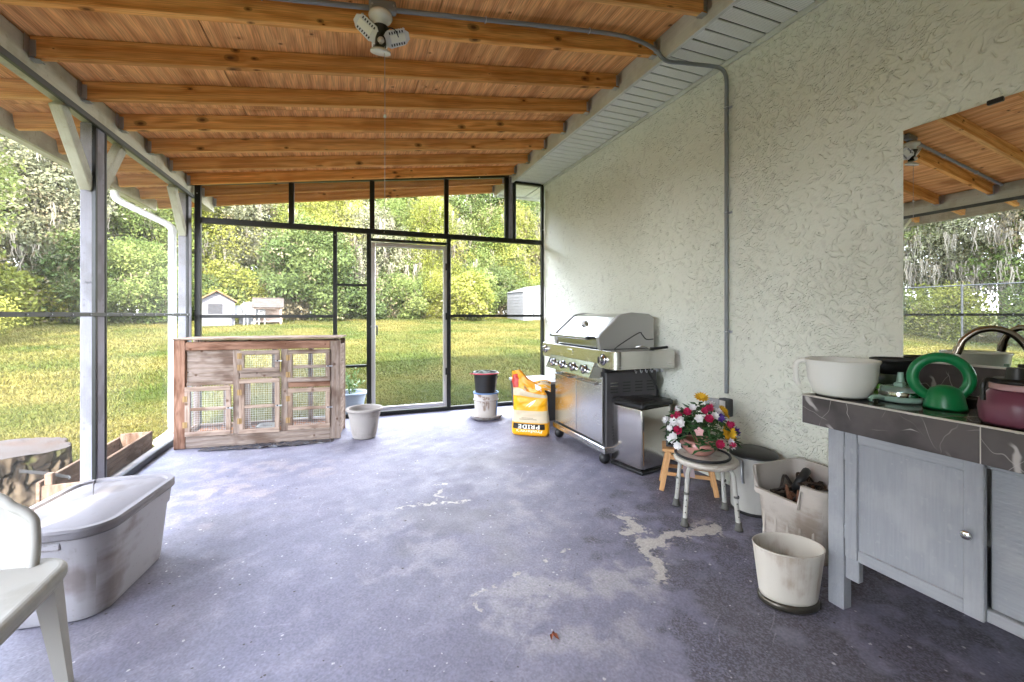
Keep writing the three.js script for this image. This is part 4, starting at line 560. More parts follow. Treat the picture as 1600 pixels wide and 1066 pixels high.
// ------------------------------------------------------------------ grill
{
  const g = thing('gas_grill', 'stainless steel four-burner gas grill cart against the stucco wall', 'grill', 2.185, 0, 3.38, -Math.PI / 2);
  const P = (n, geo, m, x = 0, y = 0, z = 0, p = g) => part(p, n, geo, m, x, y, z);
  P('cabinet', shift(cbox(0.86, 0.60, 0.50, 0.004), 0, 0.45, -0.005), M.darkMetal);
  const side = P('side_panel', shift(cbox(0.016, 0.60, 0.50, 0.003), 0.44, 0.45, -0.005), std({ color: lin(0.075, 0.07, 0.075), roughness: 0.45, metalness: 0.4 }));
  P('side_panel', shift(cbox(0.016, 0.60, 0.50, 0.003), -0.44, 0.45, -0.005), side.material);
  const slotMat = M.blackMetal; for (const z of [0.17, 0.05, -0.07, -0.19]) for (let k = 0; k < 4; k++) P('vent_slot', cbox(0.004, 0.010, 0.075, 0.001), k < 2 && z > 0.1 ? M.steelShiny : slotMat, 0.4485, 0.665 - k * 0.025, z, g);
  for (let k = 0; k < 5; k++) P('vent_slot', cbox(0.004, 0.010, 0.06, 0.001), slotMat, 0.4485, 0.31 - k * 0.025, 0.16);
  for (const s of [-1, 1]) { const d = P('door', shift(new RoundedBoxGeometry(0.415, 0.545, 0.02, 3, 0.005), 0, 0, 0), M.steel, s * 0.211, 0.445, 0.258); P('handle', merge([tube([[-0.15, 0, 0], [-0.145, 0, 0.035], [-0.12, 0, 0.042], [0.12, 0, 0.042], [0.145, 0, 0.035], [0.15, 0, 0]], 0.009, 40, 10)]), M.steelShiny, 0, 0.205, 0.01, d); }
  P('base_shelf', shift(cbox(0.92, 0.055, 0.54, 0.006), 0, 0.125, 0.005), M.steel);
  for (const x of [-0.40, 0.40]) for (const z of [-0.21, 0.21]) { const w = P('caster', new THREE.SphereGeometry(0.049, 20, 14).scale(0.75, 1, 1), M.blackPlastic, x, 0.050, z + 0.02); P('fork', cbox(0.03, 0.04, 0.04, 0.006), M.darkMetal, 0, 0.045, 0, w); }
  // front band that runs across both side shelves, rounded at its ends
  const band = new THREE.Shape(); band.moveTo(-0.66, -0.25); band.lineTo(-0.66, 0.25); band.absarc(-0.60, 0.25, 0.06, Math.PI, Math.PI / 2, true); band.lineTo(0.60, 0.31); band.absarc(0.60, 0.25, 0.06, Math.PI / 2, 0, true); band.lineTo(0.66, -0.25);
  const outer = band.getPoints(8), innerPts = outer.map(p => new THREE.Vector2(p.x * 0.985, p.y < 0.2 ? p.y : p.y - 0.012)).reverse();
  P('front_band', new THREE.ExtrudeGeometry(new THREE.Shape([...outer, ...innerPts]), { depth: 0.135, bevelEnabled: true, bevelSize: 0.002, bevelThickness: 0.002, bevelSegments: 1 }).rotateX(Math.PI / 2).scale(1, 1, 1), M.steel, 0, 0.935, 0);
  for (const s of [-1, 1]) P('side_shelf', shift(new RoundedBoxGeometry(0.215, 0.022, 0.50, 3, 0.006), s * 0.545, 0.925, 0.03), M.steel);
  P('firebox', shift(cbox(0.84, 0.19, 0.50, 0.006), 0, 0.845, 0.0), M.darkMetal);
  const bez = P('control_panel', extrude([[0, 0], [0.105, 0.0], [0.105, 0.03], [0.0, 0.055]], 0.80, 0.004).rotateY(Math.PI / 2).rotateX(0), M.steelShiny, 0, 0, 0); bez.geometry = extrude([[0.245, 0.70], [0.375, 0.715], [0.322, 0.825], [0.245, 0.83]], 0.80, 0.005).rotateY(-Math.PI / 2).translate(0.40, 0, 0);
  const knob = (x, y, z, tilt, r = 0.026) => { const k = P('knob', lathe([[0, 0.038], [r * 0.8, 0.038], [r * 0.86, 0.034], [r * 0.9, 0.008], [r * 1.25, 0.006], [r * 1.3, 0]], 24).rotateX(Math.PI / 2), M.chrome, x, y, z); k.rotation.x = tilt; P('grip', cbox(0.012, r * 1.7, 0.014, 0.004), M.blackPlastic, 0, 0, 0.040, k); P('bezel', lathe([[r * 1.25, 0.004], [r * 1.5, 0.003], [r * 1.55, 0]], 24).rotateX(Math.PI / 2), M.blackPlastic, 0, 0, 0, k); };
  for (let k = 0; k < 4; k++) knob(-0.29 + k * 0.193, 0.768, 0.357, -0.45);
  knob(-0.55, 0.875, 0.313, 0); knob(0.50, 0.865, 0.313, 0, 0.030);
  P('name_badge', new RoundedBoxGeometry(0.095, 0.028, 0.004, 2, 0.002), M.chrome, -0.03, 0.895, 0.316);
  const prof = [[0.262, 0.942], [0.275, 1.03], [0.262, 1.05], [0.09, 1.196], [0.055, 1.212], [-0.04, 1.226], [-0.2, 1.215], [-0.245, 1.19], [-0.25, 0.942]];
  const lid = P('lid', extrude(prof, 0.73, 0.004).rotateY(-Math.PI / 2).translate(0.365, 0, 0), M.steelShiny);
  for (const s of [-1, 1]) P('lid_side', extrude(prof.map(([a, b]) => [a * 1.03 + 0.002, 0.942 + (b - 0.942) * 1.02]), 0.028, 0.008).rotateY(-Math.PI / 2).translate(s * 0.388 + 0.014, 0, 0), std({ color: lin(0.42, 0.415, 0.41), metalness: 0.75, roughness: 0.42 }), 0, 0, 0, lid);
  const th = P('thermometer', lathe([[0, 0.026], [0.03, 0.026], [0.034, 0.020], [0.034, 0]], 28), M.chrome, -0.02, 1.135, 0.165, lid); th.rotation.x = 0.865; P('dial', lathe([[0.026, 0.0265], [0, 0.0275]], 24), M.white, 0, 0, 0, th);
  const hd = P('handle', merge([tube([[-0.34, 1.028, 0.338], [0.30, 1.028, 0.338]], 0.016, 4, 14)]), M.steelShiny, 0, 0, 0, lid); for (const x of [-0.35, 0.315]) P('handle_mount', merge([cyl(0.016, 0.016, 0.03, 12).rotateZ(Math.PI / 2).translate(x, 1.028, 0.338), shift(cbox(0.022, 0.022, 0.075, 0.004), x, 1.028, 0.30)]), M.blackPlastic, 0, 0, 0, lid);
  for (let k = 0; k < 6; k++) P('hook', tube([[0.648, 0.80, 0.12 - k * 0.05], [0.655, 0.775, 0.12 - k * 0.05], [0.668, 0.772, 0.12 - k * 0.05], [0.672, 0.79, 0.12 - k * 0.05]], 0.003, 10, 6), M.galv);
  P('hose', tube([[0.50, 0.80, -0.1], [0.49, 0.72, -0.15], [0.52, 0.6, -0.2], [0.47, 0.5, -0.22]], 0.01, 20, 8), M.blackPlastic);
  const u = thing('skewer_rods', 'thin black wire skewer rods leaning on grill right shelf', 'skewers', 2.08, 0.94, 2.84); part(u, 'rod', tube([[-0.06, 0.0, -0.10], [-0.02, 0.045, -0.06], [0.09, 0.135, 0.02], [0.115, 0.12, 0.03], [0.14, 0.085, 0.05], [0.2, 0.085, 0.06]], 0.0045, 50, 8), M.blackPlastic); part(u, 'grip', tube([[0.17, 0.01, 0.06], [0.24, 0.012, 0.065], [0.33, 0.018, 0.07]], 0.011, 14, 8), M.blackPlastic); part(u, 'rod', tube([[0.07, 0.02, 0.0], [0.11, 0.03, 0.04], [0.17, 0.01, 0.06]], 0.004, 14, 6), M.chrome);
}
// ------------------------------------------------------------------ bins, stools, flowers
{
  const t = thing('trash_can', 'dented stainless steel trash can with black lid beside the grill', 'trash can', 2.20, 0, 2.835, 0.2);
  part(t, 'base', new RoundedBoxGeometry(0.35, 0.03, 0.33, 3, 0.012), M.blackPlastic, 0, 0.017, 0);
  const g = new RoundedBoxGeometry(0.345, 0.475, 0.325, 24, 0.025), p = g.attributes.position;
  for (let i = 0; i < p.count; i++) { const x = p.getX(i), y = p.getY(i), z = p.getZ(i); if (Math.abs(y) > 0.22) continue; const d = 0.045 * (fbm(y * 5 + z * 3 + 30, z * 6 + x * 5 + 30, 999, 999, 3, 191) - 0.5) * (1 - (y / 0.22) ** 2); if (Math.abs(x) > 0.16) p.setX(i, x + Math.sign(x) * d * 1.3); if (Math.abs(z) > 0.15) p.setZ(i, z + Math.sign(z) * d * 0.4); }
  g.computeVertexNormals(); part(t, 'body', metric(toCreasedNormals(g, 0.9), 'y'), std({ color: lin(0.62, 0.6, 0.57), metalness: 1, roughness: 0.2 }), 0, 0.27, 0);
  const lid = part(t, 'lid', new RoundedBoxGeometry(0.37, 0.04, 0.35, 3, 0.014), M.blackPlastic, 0, 0.527, 0); part(lid, 'lid_flap', new RoundedBoxGeometry(0.165, 0.012, 0.32, 2, 0.004), std({ color: lin(0.02, 0.018, 0.017), roughness: 0.3 }), -0.086, 0.021, 0); part(lid, 'lid_flap', new RoundedBoxGeometry(0.165, 0.012, 0.32, 2, 0.004), std({ color: lin(0.02, 0.018, 0.017), roughness: 0.3 }), 0.086, 0.021, 0);
}
{
  const s = thing('step_stool', 'small wooden step stool behind the white shower stool', 'stool', 2.22, 0, 2.345, -0.70);
  for (const a of [-1, 1]) for (const b of [-1, 1]) part(s, 'leg', bar(new THREE.Vector3(a * 0.175, 0.002, b * 0.09), new THREE.Vector3(a * 0.125, 0.27, b * 0.075), 0.032, 0.028), M.stoolWood);
  for (const b of [-1, 1]) { part(s, 'rail', cbox(0.24, 0.03, 0.018, 0.003), M.stoolWood, 0, 0.235, b * 0.076); part(s, 'stretcher', cbox(0.28, 0.024, 0.018, 0.003), M.stoolWood, 0, 0.12, b * 0.083); }
  for (const a of [-1, 1]) part(s, 'stretcher', cbox(0.018, 0.024, 0.15, 0.003), M.stoolWood, a * 0.147, 0.145, 0);
  part(s, 'top', cbox(0.34, 0.022, 0.20, 0.004), M.stoolWood, 0, 0.284, 0);
  const c = thing('cloth', 'pinkish grey cloth hanging over front of wooden step stool', 'cloth', 2.125, 0.298, 2.235, -0.70); const g = new THREE.PlaneGeometry(0.07, 0.20, 8, 20), p = g.attributes.position; for (let i = 0; i < p.count; i++) { const y = p.getY(i), x = p.getX(i), t = (0.1 - y); p.setXYZ(i, x + 0.004 * Math.sin(y * 40), t < 0.04 ? 0.004 : 0.004 - (t - 0.04), t < 0.04 ? t - 0.02 : 0.024 + 0.005 * Math.sin(x * 120 + y * 10)); } g.computeVertexNormals(); part(c, 'fabric', g, std({ color: lin(0.42, 0.33, 0.34), roughness: 1, side: THREE.DoubleSide }));
  const m = thing('black_tray_box', 'open fronted black box lying on the wooden step stool', 'box', 2.235, 0.297, 2.37, -0.70); part(m, 'shell', merge([shift(cbox(0.28, 0.012, 0.17, 0.003), 0, 0.134, 0), shift(cbox(0.28, 0.012, 0.17, 0.003), 0, 0.007, 0), shift(cbox(0.014, 0.115, 0.17, 0.003), -0.133, 0.07, 0), shift(cbox(0.014, 0.115, 0.17, 0.003), 0.133, 0.07, 0), shift(cbox(0.25, 0.115, 0.01, 0.003), 0, 0.07, -0.08)]), std({ color: lin(0.05, 0.05, 0.053), roughness: 0.5 })); part(m, 'window', cbox(0.25, 0.112, 0.004, 0.001), M.blackGloss, 0, 0.0705, 0.05);
}
{
  const s = thing('shower_stool', 'white round-seated shower stool with grey rubber feet', 'stool', 2.008, 0, 1.978, -0.565);
  part(s, 'seat', lathe([[0, 0.338], [0.15, 0.334], [0.172, 0.336], [0.18, 0.348], [0.178, 0.36], [0.168, 0.367], [0.15, 0.366], [0, 0.36]], 48), M.creamPlastic);
  for (const a of [-1, 1]) for (const b of [-1, 1]) {
    const l = part(s, 'leg', tube([[a * 0.06, 0.327, b * 0.055], [a * 0.105, 0.325, b * 0.10], [a * 0.122, 0.30, b * 0.115], [a * 0.13, 0.2, b * 0.122], [a * 0.143, 0.03, b * 0.134]], 0.0125, 40, 12, false, 0.4), M.whitePlastic);
    part(l, 'rubber_foot', lathe([[0, 0.0], [0.024, 0.0], [0.022, 0.012], [0.0175, 0.02], [0.0165, 0.045], [0, 0.046]], 20), M.rubber, a * 0.144, 0.001, b * 0.135); part(l, 'adjuster', cyl(0.015, 0.015, 0.012, 14), M.rubber, a * 0.1345, 0.185, b * 0.126);
    for (let k = 0; k < 3; k++) part(l, 'button', new THREE.SphereGeometry(0.004, 6, 5), M.rubber, a * (0.136 + k * 0.003) + a * 0.0, 0.15 - k * 0.035, b * (0.128 + k * 0.003) + 0.012);
  }
  const t = thing('round_tray', 'thin black rimmed tray under the pink bowl of flowers', 'tray', 2.0, 0.368, 1.995); part(t, 'rim', new THREE.TorusGeometry(0.152, 0.008, 8, 48).rotateX(Math.PI / 2), M.blackPlastic, 0, 0.009, 0); part(t, 'plate', lathe([[0, 0.002], [0.15, 0.002], [0.15, 0.006], [0, 0.006]], 40), M.creamPlastic);
  const b = thing('flower_bowl', 'glossy pink ceramic bowl standing on the black rimmed tray', 'bowl', 1.99, 0.376, 2.01); part(b, 'bowl', lathe([[0, 0.0], [0.055, 0.0], [0.075, 0.012], [0.105, 0.045], [0.112, 0.066], [0.106, 0.083], [0.09, 0.09], [0.085, 0.086], [0.092, 0.06], [0.05, 0.02], [0, 0.02]], 48), phys({ color: lin(0.55, 0.26, 0.22), roughness: 0.18, clearcoat: 0.5 }));
  const f = thing('artificial_flowers', 'bunch of pink white yellow and purple artificial flowers in bowl', 'flowers', 1.99, 0.44, 2.01);
  const q = rngOf(733), lv = []; for (let i = 0; i < 330; i++) { const a = q() * 6.28, e = Math.acos(1 - 1.15 * q()), r = 0.07 + 0.115 * Math.cbrt(q()); const g = leafGeo(0.05 + 0.03 * q(), 0.026); g.rotateX(-0.7 + q() * 1.2); g.rotateY(q() * 6.28); g.translate(Math.sin(e) * Math.cos(a) * r, Math.cos(e) * r * 1.15 + 0.03, Math.sin(e) * Math.sin(a) * r); lv.push(g); }
  tag(part(f, 'foliage', merge(lv), phys({ color: lin(0.035, 0.11, 0.03), roughness: 0.5, side: THREE.DoubleSide })), null, null, null, 'stuff');
  const st = []; for (let i = 0; i < 14; i++) { const a = q() * 6.28; st.push(tube([[0, -0.03, 0], [Math.cos(a) * 0.04, 0.05, Math.sin(a) * 0.04], [Math.cos(a) * 0.1, 0.14, Math.sin(a) * 0.1]], 0.003, 6, 5)); } part(f, 'stems', merge(st), M.leaf);
  const petal = (l, w, up) => { const g = new THREE.BufferGeometry(); g.setAttribute('position', new THREE.Float32BufferAttribute([0, 0, 0, w / 2, up * 0.5, l * 0.6, 0, up * 0.35, l * 0.6, 0, 0, 0, 0, up * 0.35, l * 0.6, -w / 2, up * 0.5, l * 0.6, w / 2, up * 0.5, l * 0.6, 0, up, l, 0, up * 0.35, l * 0.6, 0, up * 0.35, l * 0.6, 0, up, l, -w / 2, up * 0.5, l * 0.6], 3)); g.computeVertexNormals(); return g; };
  const bloom = (n, l, w, up, rings = 1) => { const o = []; for (let k = 0; k < rings; k++) for (let i = 0; i < n; i++) o.push(petal(l * (1 - 0.25 * k), w, up + k * 0.012).rotateY((i + k * 0.5) / n * 6.2832)); o.push(new THREE.SphereGeometry(l * 0.2, 8, 6).scale(1, 0.5, 1)); return merge(o); };
  const fm = (r, g, b) => std({ color: lin(r, g, b), roughness: 0.7, side: THREE.DoubleSide });
  const kinds = [['yellow_daisy', bloom(13, 0.048, 0.018, 0.008, 2), fm(0.72, 0.42, 0.015)], ['pink_rose', bloom(6, 0.026, 0.026, 0.018, 3), fm(0.62, 0.03, 0.13)], ['white_blossom', bloom(6, 0.026, 0.019, 0.008, 2), fm(0.74, 0.72, 0.72)], ['purple_iris', bloom(6, 0.034, 0.02, 0.014, 2), fm(0.10, 0.035, 0.30)], ['pale_pink_blossom', bloom(5, 0.028, 0.024, 0.006), fm(0.68, 0.38, 0.38)]];
  // camera-side is local -x / +z; az measured from +x towards +z
  const list = []; const put = (k, az, el, r = 0.19, s = 1) => list.push([k, az, el, r, s]);
  put(0, 1.5, 1.42, 0.215, 1.0); put(0, 0.78, 0.32, 0.18, 1.25); put(0, 0.2, 0.85, 0.2, 0.8); put(0, -0.1, 0.62, 0.2, 0.75); put(4, 1.9, 0.38, 0.185, 1); put(3, 0.35, 0.25, 0.2, 1); put(3, 1.0, 0.75, 0.185, 1); put(3, -0.2, 0.3, 0.19, 1);
  for (const [az, el] of [[1.55, 0.72], [1.65, 0.95], [2.4, 0.85], [2.75, 0.7], [2.55, 0.32], [0.7, 0.5], [1.2, 1.1], [3.1, 0.6], [0.9, 0.05], [1.35, 0.1], [-0.6, 0.5], [4.2, 0.6], [5.2, 0.7]]) put(1, az, el, rr(0.175, 0.2), rr(0.85, 1.1));
  for (const [az, el] of [[2.6, 0.62], [2.75, 0.48], [2.5, 0.5], [2.85, 0.3], [2.75, 0.12], [2.95, 0.0], [1.25, 0.8], [0.95, 0.12], [0.6, -0.05], [0.5, 0.95], [2.95, 0.85], [2.2, 1.0], [3.4, 0.4], [4.6, 0.5], [5.6, 0.4], [2.6, -0.1], [0.3, 1.2], [1.9, 0.75]]) put(2, az, el, rr(0.175, 0.205), rr(0.85, 1.2));
  for (const [k, az0, el, r, s] of list) { const az = az0 + 0.45; const d = new THREE.Vector3(Math.cos(el) * Math.cos(az), Math.sin(el), Math.cos(el) * Math.sin(az)); const o = part(f, kinds[k][0], kinds[k][1], kinds[k][2], d.x * r, d.y * r * 1.18 + 0.03, d.z * r); o.quaternion.setFromUnitVectors(new THREE.Vector3(0, 1, 0), d.clone().add(new THREE.Vector3(-0.2, 0.1, 0.35)).normalize()); o.scale.setScalar(s); }
}
{ const c = thing('round_bin', 'round white bin with black lid against the wall behind stool', 'bin', 2.375, 0, 1.955); part(c, 'body', lathe([[0, 0.004], [0.125, 0.004], [0.128, 0.02], [0.133, 0.34], [0.128, 0.345], [0, 0.345]], 44), M.whitePlastic); part(c, 'base_ring', lathe([[0.128, 0.0], [0.131, 0.0], [0.131, 0.018], [0.128, 0.018]], 40), M.blackPlastic); part(c, 'lid', lathe([[0, 0.385], [0.09, 0.38], [0.135, 0.36], [0.138, 0.345], [0.125, 0.343], [0, 0.343]], 44), M.blackPlastic); part(c, 'pedal_arm', tube([[-0.135, 0.33, 0.03], [-0.15, 0.25, 0.045], [-0.145, 0.2, 0.05]], 0.008, 10, 8), M.galv); }
{
  const t = thing('recycling_tub', 'dusty beige open tub with cut-away front edge beside the cabinet', 'tub', 2.29, 0.002, 1.545);
  const W = 0.41, D = 0.42, drop = (p, k) => { if (k < 2 || k > 7) return p; const f = p[0] < -0.06 && Math.abs(p[2] + 0.03) < 0.17 ? 1 : 0; const b = p[0] > 0.12 && Math.abs(p[2] - 0.07) < 0.045 ? 0.25 : 0; return [p[0], p[1] - (k > 2 ? 0.085 : 0) * (f * ss(0.06, 0.12, -p[0])) - 0.03 * b, p[2]]; };
  const fine = (a, b) => shell([[0, W * 0.78, D * 0.80, 0.05], [0.01, W * 0.8, D * 0.82, 0.06], [0.23, W * 0.88, D * 0.9, 0.06], [0.30, W * 0.92, D * 0.95, 0.06], [0.345, W * 0.94, D * 0.97, 0.06], [0.348, W, D * 1.02, 0.075], [0.372, W, D * 1.02, 0.075], [0.374, W * 0.93, D * 0.96, 0.06], [0.30, W * 0.88, D * 0.91, 0.06], [0.02, W * 0.76, D * 0.78, 0.04]], 24, drop);
  // straight sides need extra points for the cut-away: rebuild the rings with a dense outline
  const dense = roundRect; const secs = [[0, W * 0.78, D * 0.80, 0.05], [0.012, W * 0.8, D * 0.82, 0.06], [0.225, W * 0.87, D * 0.89, 0.06], [0.265, W * 0.89, D * 0.91, 0.06], [0.34, W * 0.93, D * 0.95, 0.06], [0.345, W, D * 1.02, 0.075], [0.372, W, D * 1.02, 0.075], [0.374, W * 0.92, D * 0.95, 0.06], [0.25, W * 0.85, D * 0.87, 0.06], [0.02, W * 0.76, D * 0.78, 0.04]];
  const n = 160, pos = [], idx = []; secs.forEach(([y, w, d, r], k) => { roundRect(w, d, r).getSpacedPoints(n).slice(0, n).forEach(p => { let yy = y; if (k >= 4 && k <= 7) { const f = (1 - ss(-0.10, -0.06, p.x)) * ss(-0.19, -0.165, p.y) * (1 - ss(0.075, 0.09, p.y)), b = ss(0.1, 0.15, p.x) * ss(0.02, 0.035, p.y) * (1 - ss(0.11, 0.125, p.y)); yy -= 0.10 * f + 0.022 * b; } pos.push(p.x, yy, p.y); }); });
  for (let k = 0; k < secs.length - 1; k++) for (let i = 0; i < n; i++) { const a = k * n + i, b = k * n + (i + 1) % n, c = a + n, d = b + n; idx.push(a, c, b, b, c, d); }
  for (const k of [0, secs.length - 1]) { const c = pos.length / 3; pos.push(0, secs[k][0], 0); for (let i = 0; i < n; i++) idx.push(...(k ? [k * n + i, c, k * n + (i + 1) % n] : [i, (i + 1) % n, c])); }
  const g = new THREE.BufferGeometry(); g.setAttribute('position', new THREE.Float32BufferAttribute(pos, 3)); g.setIndex(idx); g.computeVertexNormals(); part(t, 'body', metric(toCreasedNormals(g, 0.7), 'y'), M.beigePlastic);
  for (let k = 0; k < 5; k++) part(t, 'rib', cbox(0.006, 0.2, 0.012, 0.002), M.beigePlastic, -0.172, 0.115, -0.13 + k * 0.065, 0, 0, -0.075);
  const b = thing('bungee_cords', 'tangle of dark brown cords lying inside the beige tub', 'cords', 2.29, 0.195, 1.545); const q = rngOf(881), dk = [lin(0.03, 0.02, 0.016), lin(0.12, 0.045, 0.02), lin(0.05, 0.03, 0.02)].map(c => std({ color: c, roughness: 0.7 }));
  for (let k = 0; k < 26; k++) { const pts = []; let x = (q() - 0.5) * 0.2, z = (q() - 0.5) * 0.22; for (let i = 0; i < 6; i++) { pts.push([x, 0.012 + q() * 0.115, z]); x = Math.max(-0.13, Math.min(0.13, x + (q() - 0.5) * 0.14)); z = Math.max(-0.14, Math.min(0.14, z + (q() - 0.5) * 0.14)); } part(b, 'cord', tube(pts, 0.005 + 0.004 * q(), 30, 6), dk[k % 3]); }
  part(b, 'coil', new THREE.TorusGeometry(0.065, 0.022, 10, 28), M.blackPlastic, 0.05, 0.10, -0.09, 0.5, 0.4, 0);
  part(b, 'bottom_layer', wobble(new THREE.BoxGeometry(0.26, 0.1, 0.27, 12, 4, 12), 0.03, 25, 5), dk[0], 0.005, -0.02, 0);
}
{
  const t = thing('waste_basket', 'oval off-white waste basket with dark foot standing before cabinet', 'waste basket', 1.745, 0, 1.27, -0.445);
  part(t, 'basket', lathe([[0.092, 0.028], [0.11, 0.03], [0.115, 0.05], [0.138, 0.235], [0.1405, 0.242], [0.137, 0.245], [0.132, 0.238], [0.108, 0.04], [0, 0.036]], 60).scale(1, 1, 0.72), M.creamPlastic);
  part(t, 'foot', lathe([[0, 0.001], [0.112, 0.001], [0.119, 0.008], [0.119, 0.024], [0.11, 0.032], [0.09, 0.03], [0, 0.03]], 60).scale(1, 1, 0.74), std({ color: lin(0.09, 0.08, 0.065), metalness: 0.7, roughness: 0.3 }));
}
// ------------------------------------------------------------------ sink cabinet (front faces the porch)
{
  const c = thing('sink_cabinet', 'grey painted sink cabinet with dark marble tile countertop', 'cabinet', 2.22, 0, 0.35, -Math.PI / 2);   // local x = 0.35 - L, local z = 2.22 - X
  const P = (n, w, h, d, x, y, z, m = M.cabinet, p = c, b = 0.003) => part(p, n, cbox(w, h, d, b), m, x, y, z);
  P('leg', 0.062, 0.745, 0.05, -0.828, 0.3745, 0.292); P('leg', 0.062, 0.745, 0.05, -0.828, 0.3745, -0.28); P('leg', 0.062, 0.235, 0.05, 0.80, 0.1195, 0.292); P('leg', 0.062, 0.235, 0.05, 0.80, 0.1195, -0.28);
  P('leg_bracket', 0.05, 0.095, 0.03, -0.770, 0.186, 0.295);
  P('side_panel', 0.02, 0.51, 0.52, -0.832, 0.488, 0.005); P('bottom_panel', 1.60, 0.018, 0.57, 0.01, 0.245, 0.01);
  P('bottom_rail', 1.595, 0.04, 0.03, 0.018, 0.255, 0.295, M.cabinet); P('fixed_panel', 1.20, 0.468, 0.012, 0.225, 0.51, 0.288); P('top_rail', 1.595, 0.02, 0.03, 0.018, 0.735, 0.29);
  const d = P('door', 0.362, 0.43, 0.010, -0.5825, 0.4925, 0.312);   // recessed centre panel of the door
  P('door_stile', 0.045, 0.515, 0.022, -0.7645 + 0.5825, 0, 0.006, M.cabinet, d); P('door_stile', 0.05, 0.515, 0.022, -0.403 + 0.5825, 0, 0.006, M.cabinet, d); P('door_rail', 0.315, 0.045, 0.022, 0, 0.235, 0.006, M.cabinet, d); P('door_rail', 0.315, 0.045, 0.022, 0, -0.235, 0.006, M.cabinet, d);
  const kb = part(d, 'knob', lathe([[0, 0.03], [0.012, 0.028], [0.016, 0.021], [0.012, 0.013], [0.006, 0.009], [0.006, 0]], 24).rotateX(Math.PI / 2), M.chrome, -0.412 + 0.5825, 0.012, 0.0165);
  for (const y of [-0.16, 0.16]) P('hinge', 0.014, 0.055, 0.012, -0.787 + 0.5825, y, 0.004, M.cabinet, d, 0.002);
  // countertop: body under tiles, tiles left open round the sink
  const ct = P('countertop', 1.83, 0.03, 0.655, -0.02, 0.762, 0.008, M.concrete);
  const T = (n, w, h, dd, x, y, z, m) => P(n, w, h, dd, x + 0.02, y - 0.762, z - 0.008, m, ct, 0.0015);
  for (let k = 0; k < 4; k++) { const x0 = -0.944 + k * 0.568, x1 = Math.min(0.9, x0 + 0.565); T('edge_tile', x1 - x0, 0.118, 0.010, (x0 + x1) / 2, 0.806, 0.348, M.marble); if (k) T('grout_joint', 0.003, 0.116, 0.008, x0 - 0.0015, 0.806, 0.348, M.grout); }
  T('edge_tile', 0.010, 0.118, 0.66, -0.942, 0.806, 0.008, M.marble);
  T('edge_trim', 1.85, 0.006, 0.012, -0.022, 0.868, 0.348, M.grout); T('edge_trim', 0.012, 0.006, 0.65, -0.942, 0.868, 0.012, M.grout);
  // sink opening: local x -0.68..-0.16, z -0.24..0.03
  for (const [x0, x1, z0, z1] of [[-0.935, -0.685, -0.318, 0.34], [-0.682, -0.12, 0.035, 0.34], [-0.117, 0.445, 0.035, 0.34], [0.448, 0.9, -0.318, 0.34], [-0.682, -0.155, -0.318, -0.243], [-0.152, 0.445, -0.318, 0.032]]) { T('top_tile', x1 - x0, 0.010, z1 - z0, (x0 + x1) / 2, 0.862, (z0 + z1) / 2, M.marbleTop); T('tile_bed', x1 - x0 - 0.006, 0.076, z1 - z0 - 0.006, (x0 + x1) / 2, 0.816, (z0 + z1) / 2, M.concrete); }
  for (let k = 0; k < 4; k++) { const x0 = -0.935 + k * 0.46, x1 = Math.min(0.9, x0 + 0.457); T('backsplash_tile', x1 - x0, 0.125, 0.010, (x0 + x1) / 2, 0.932, -0.312, M.marble); }
  T('edge_trim', 1.83, 0.006, 0.012, -0.02, 0.998, -0.312, M.grout);
  const sk = part(c, 'sink_basin', merge([shift(cbox(0.52, 0.004, 0.27, 0.001), 0, -0.078, 0), shift(cbox(0.004, 0.08, 0.27, 0.001), -0.2605, -0.038, 0), shift(cbox(0.004, 0.08, 0.27, 0.001), 0.2605, -0.038, 0), shift(cbox(0.52, 0.08, 0.004, 0.001), 0, -0.038, 0.1355), shift(cbox(0.52, 0.08, 0.004, 0.001), 0, -0.038, -0.1355)]), std({ color: lin(0.02, 0.02, 0.022), roughness: 0.3 }), -0.42, 0.862, -0.104);
  part(sk, 'drain', cyl(0.035, 0.035, 0.006, 24), M.chrome, 0.05, -0.074, 0);
}
const CT = 0.868;
{ const f = thing('faucet', 'tall gooseneck brushed nickel faucet behind the sink', 'faucet', 2.47, CT, 0.80); const nick = std({ color: lin(0.34, 0.29, 0.24), metalness: 1, roughness: 0.26 });
  part(f, 'base', lathe([[0, 0.03], [0.022, 0.03], [0.03, 0.01], [0.032, 0]], 28), nick);
  part(f, 'neck', tube([[0, 0.02, 0], [-0.001, 0.1, -0.008], [-0.008, 0.19, -0.016], [-0.028, 0.262, -0.045], [-0.055, 0.295, -0.09], [-0.082, 0.288, -0.135], [-0.103, 0.25, -0.17], [-0.11, 0.215, -0.182]], 0.0125, 60, 14), nick); part(f, 'aerator', cyl(0.0155, 0.015, 0.03, 20), nick, -0.113, 0.205, -0.186, 0.25, 0, -0.15); part(f, 'lever', tube([[0.0, 0.035, 0.03], [0.0, 0.055, 0.07], [0, 0.075, 0.1]], 0.006, 10, 8), nick); }
{ const p = thing('chamber_pot', 'white plastic pot with side handle at end of countertop', 'pot', 2.0, CT + 0.001, 1.215); part(p, 'body', lathe([[0, 0], [0.088, 0], [0.102, 0.012], [0.122, 0.07], [0.128, 0.14], [0.135, 0.152], [0.133, 0.158], [0.125, 0.155], [0.116, 0.07], [0.09, 0.012], [0, 0.01]], 56), std({ color: lin(0.78, 0.77, 0.70), roughness: 0.28 })); const h = part(p, 'handle', tube([[-0.118, 0.15, 0], [-0.15, 0.148, 0], [-0.168, 0.13, 0], [-0.168, 0.08, 0], [-0.158, 0.04, 0]], 0.011, 30, 10), std({ color: lin(0.78, 0.77, 0.70), roughness: 0.28 })); h.rotation.y = -0.75; }
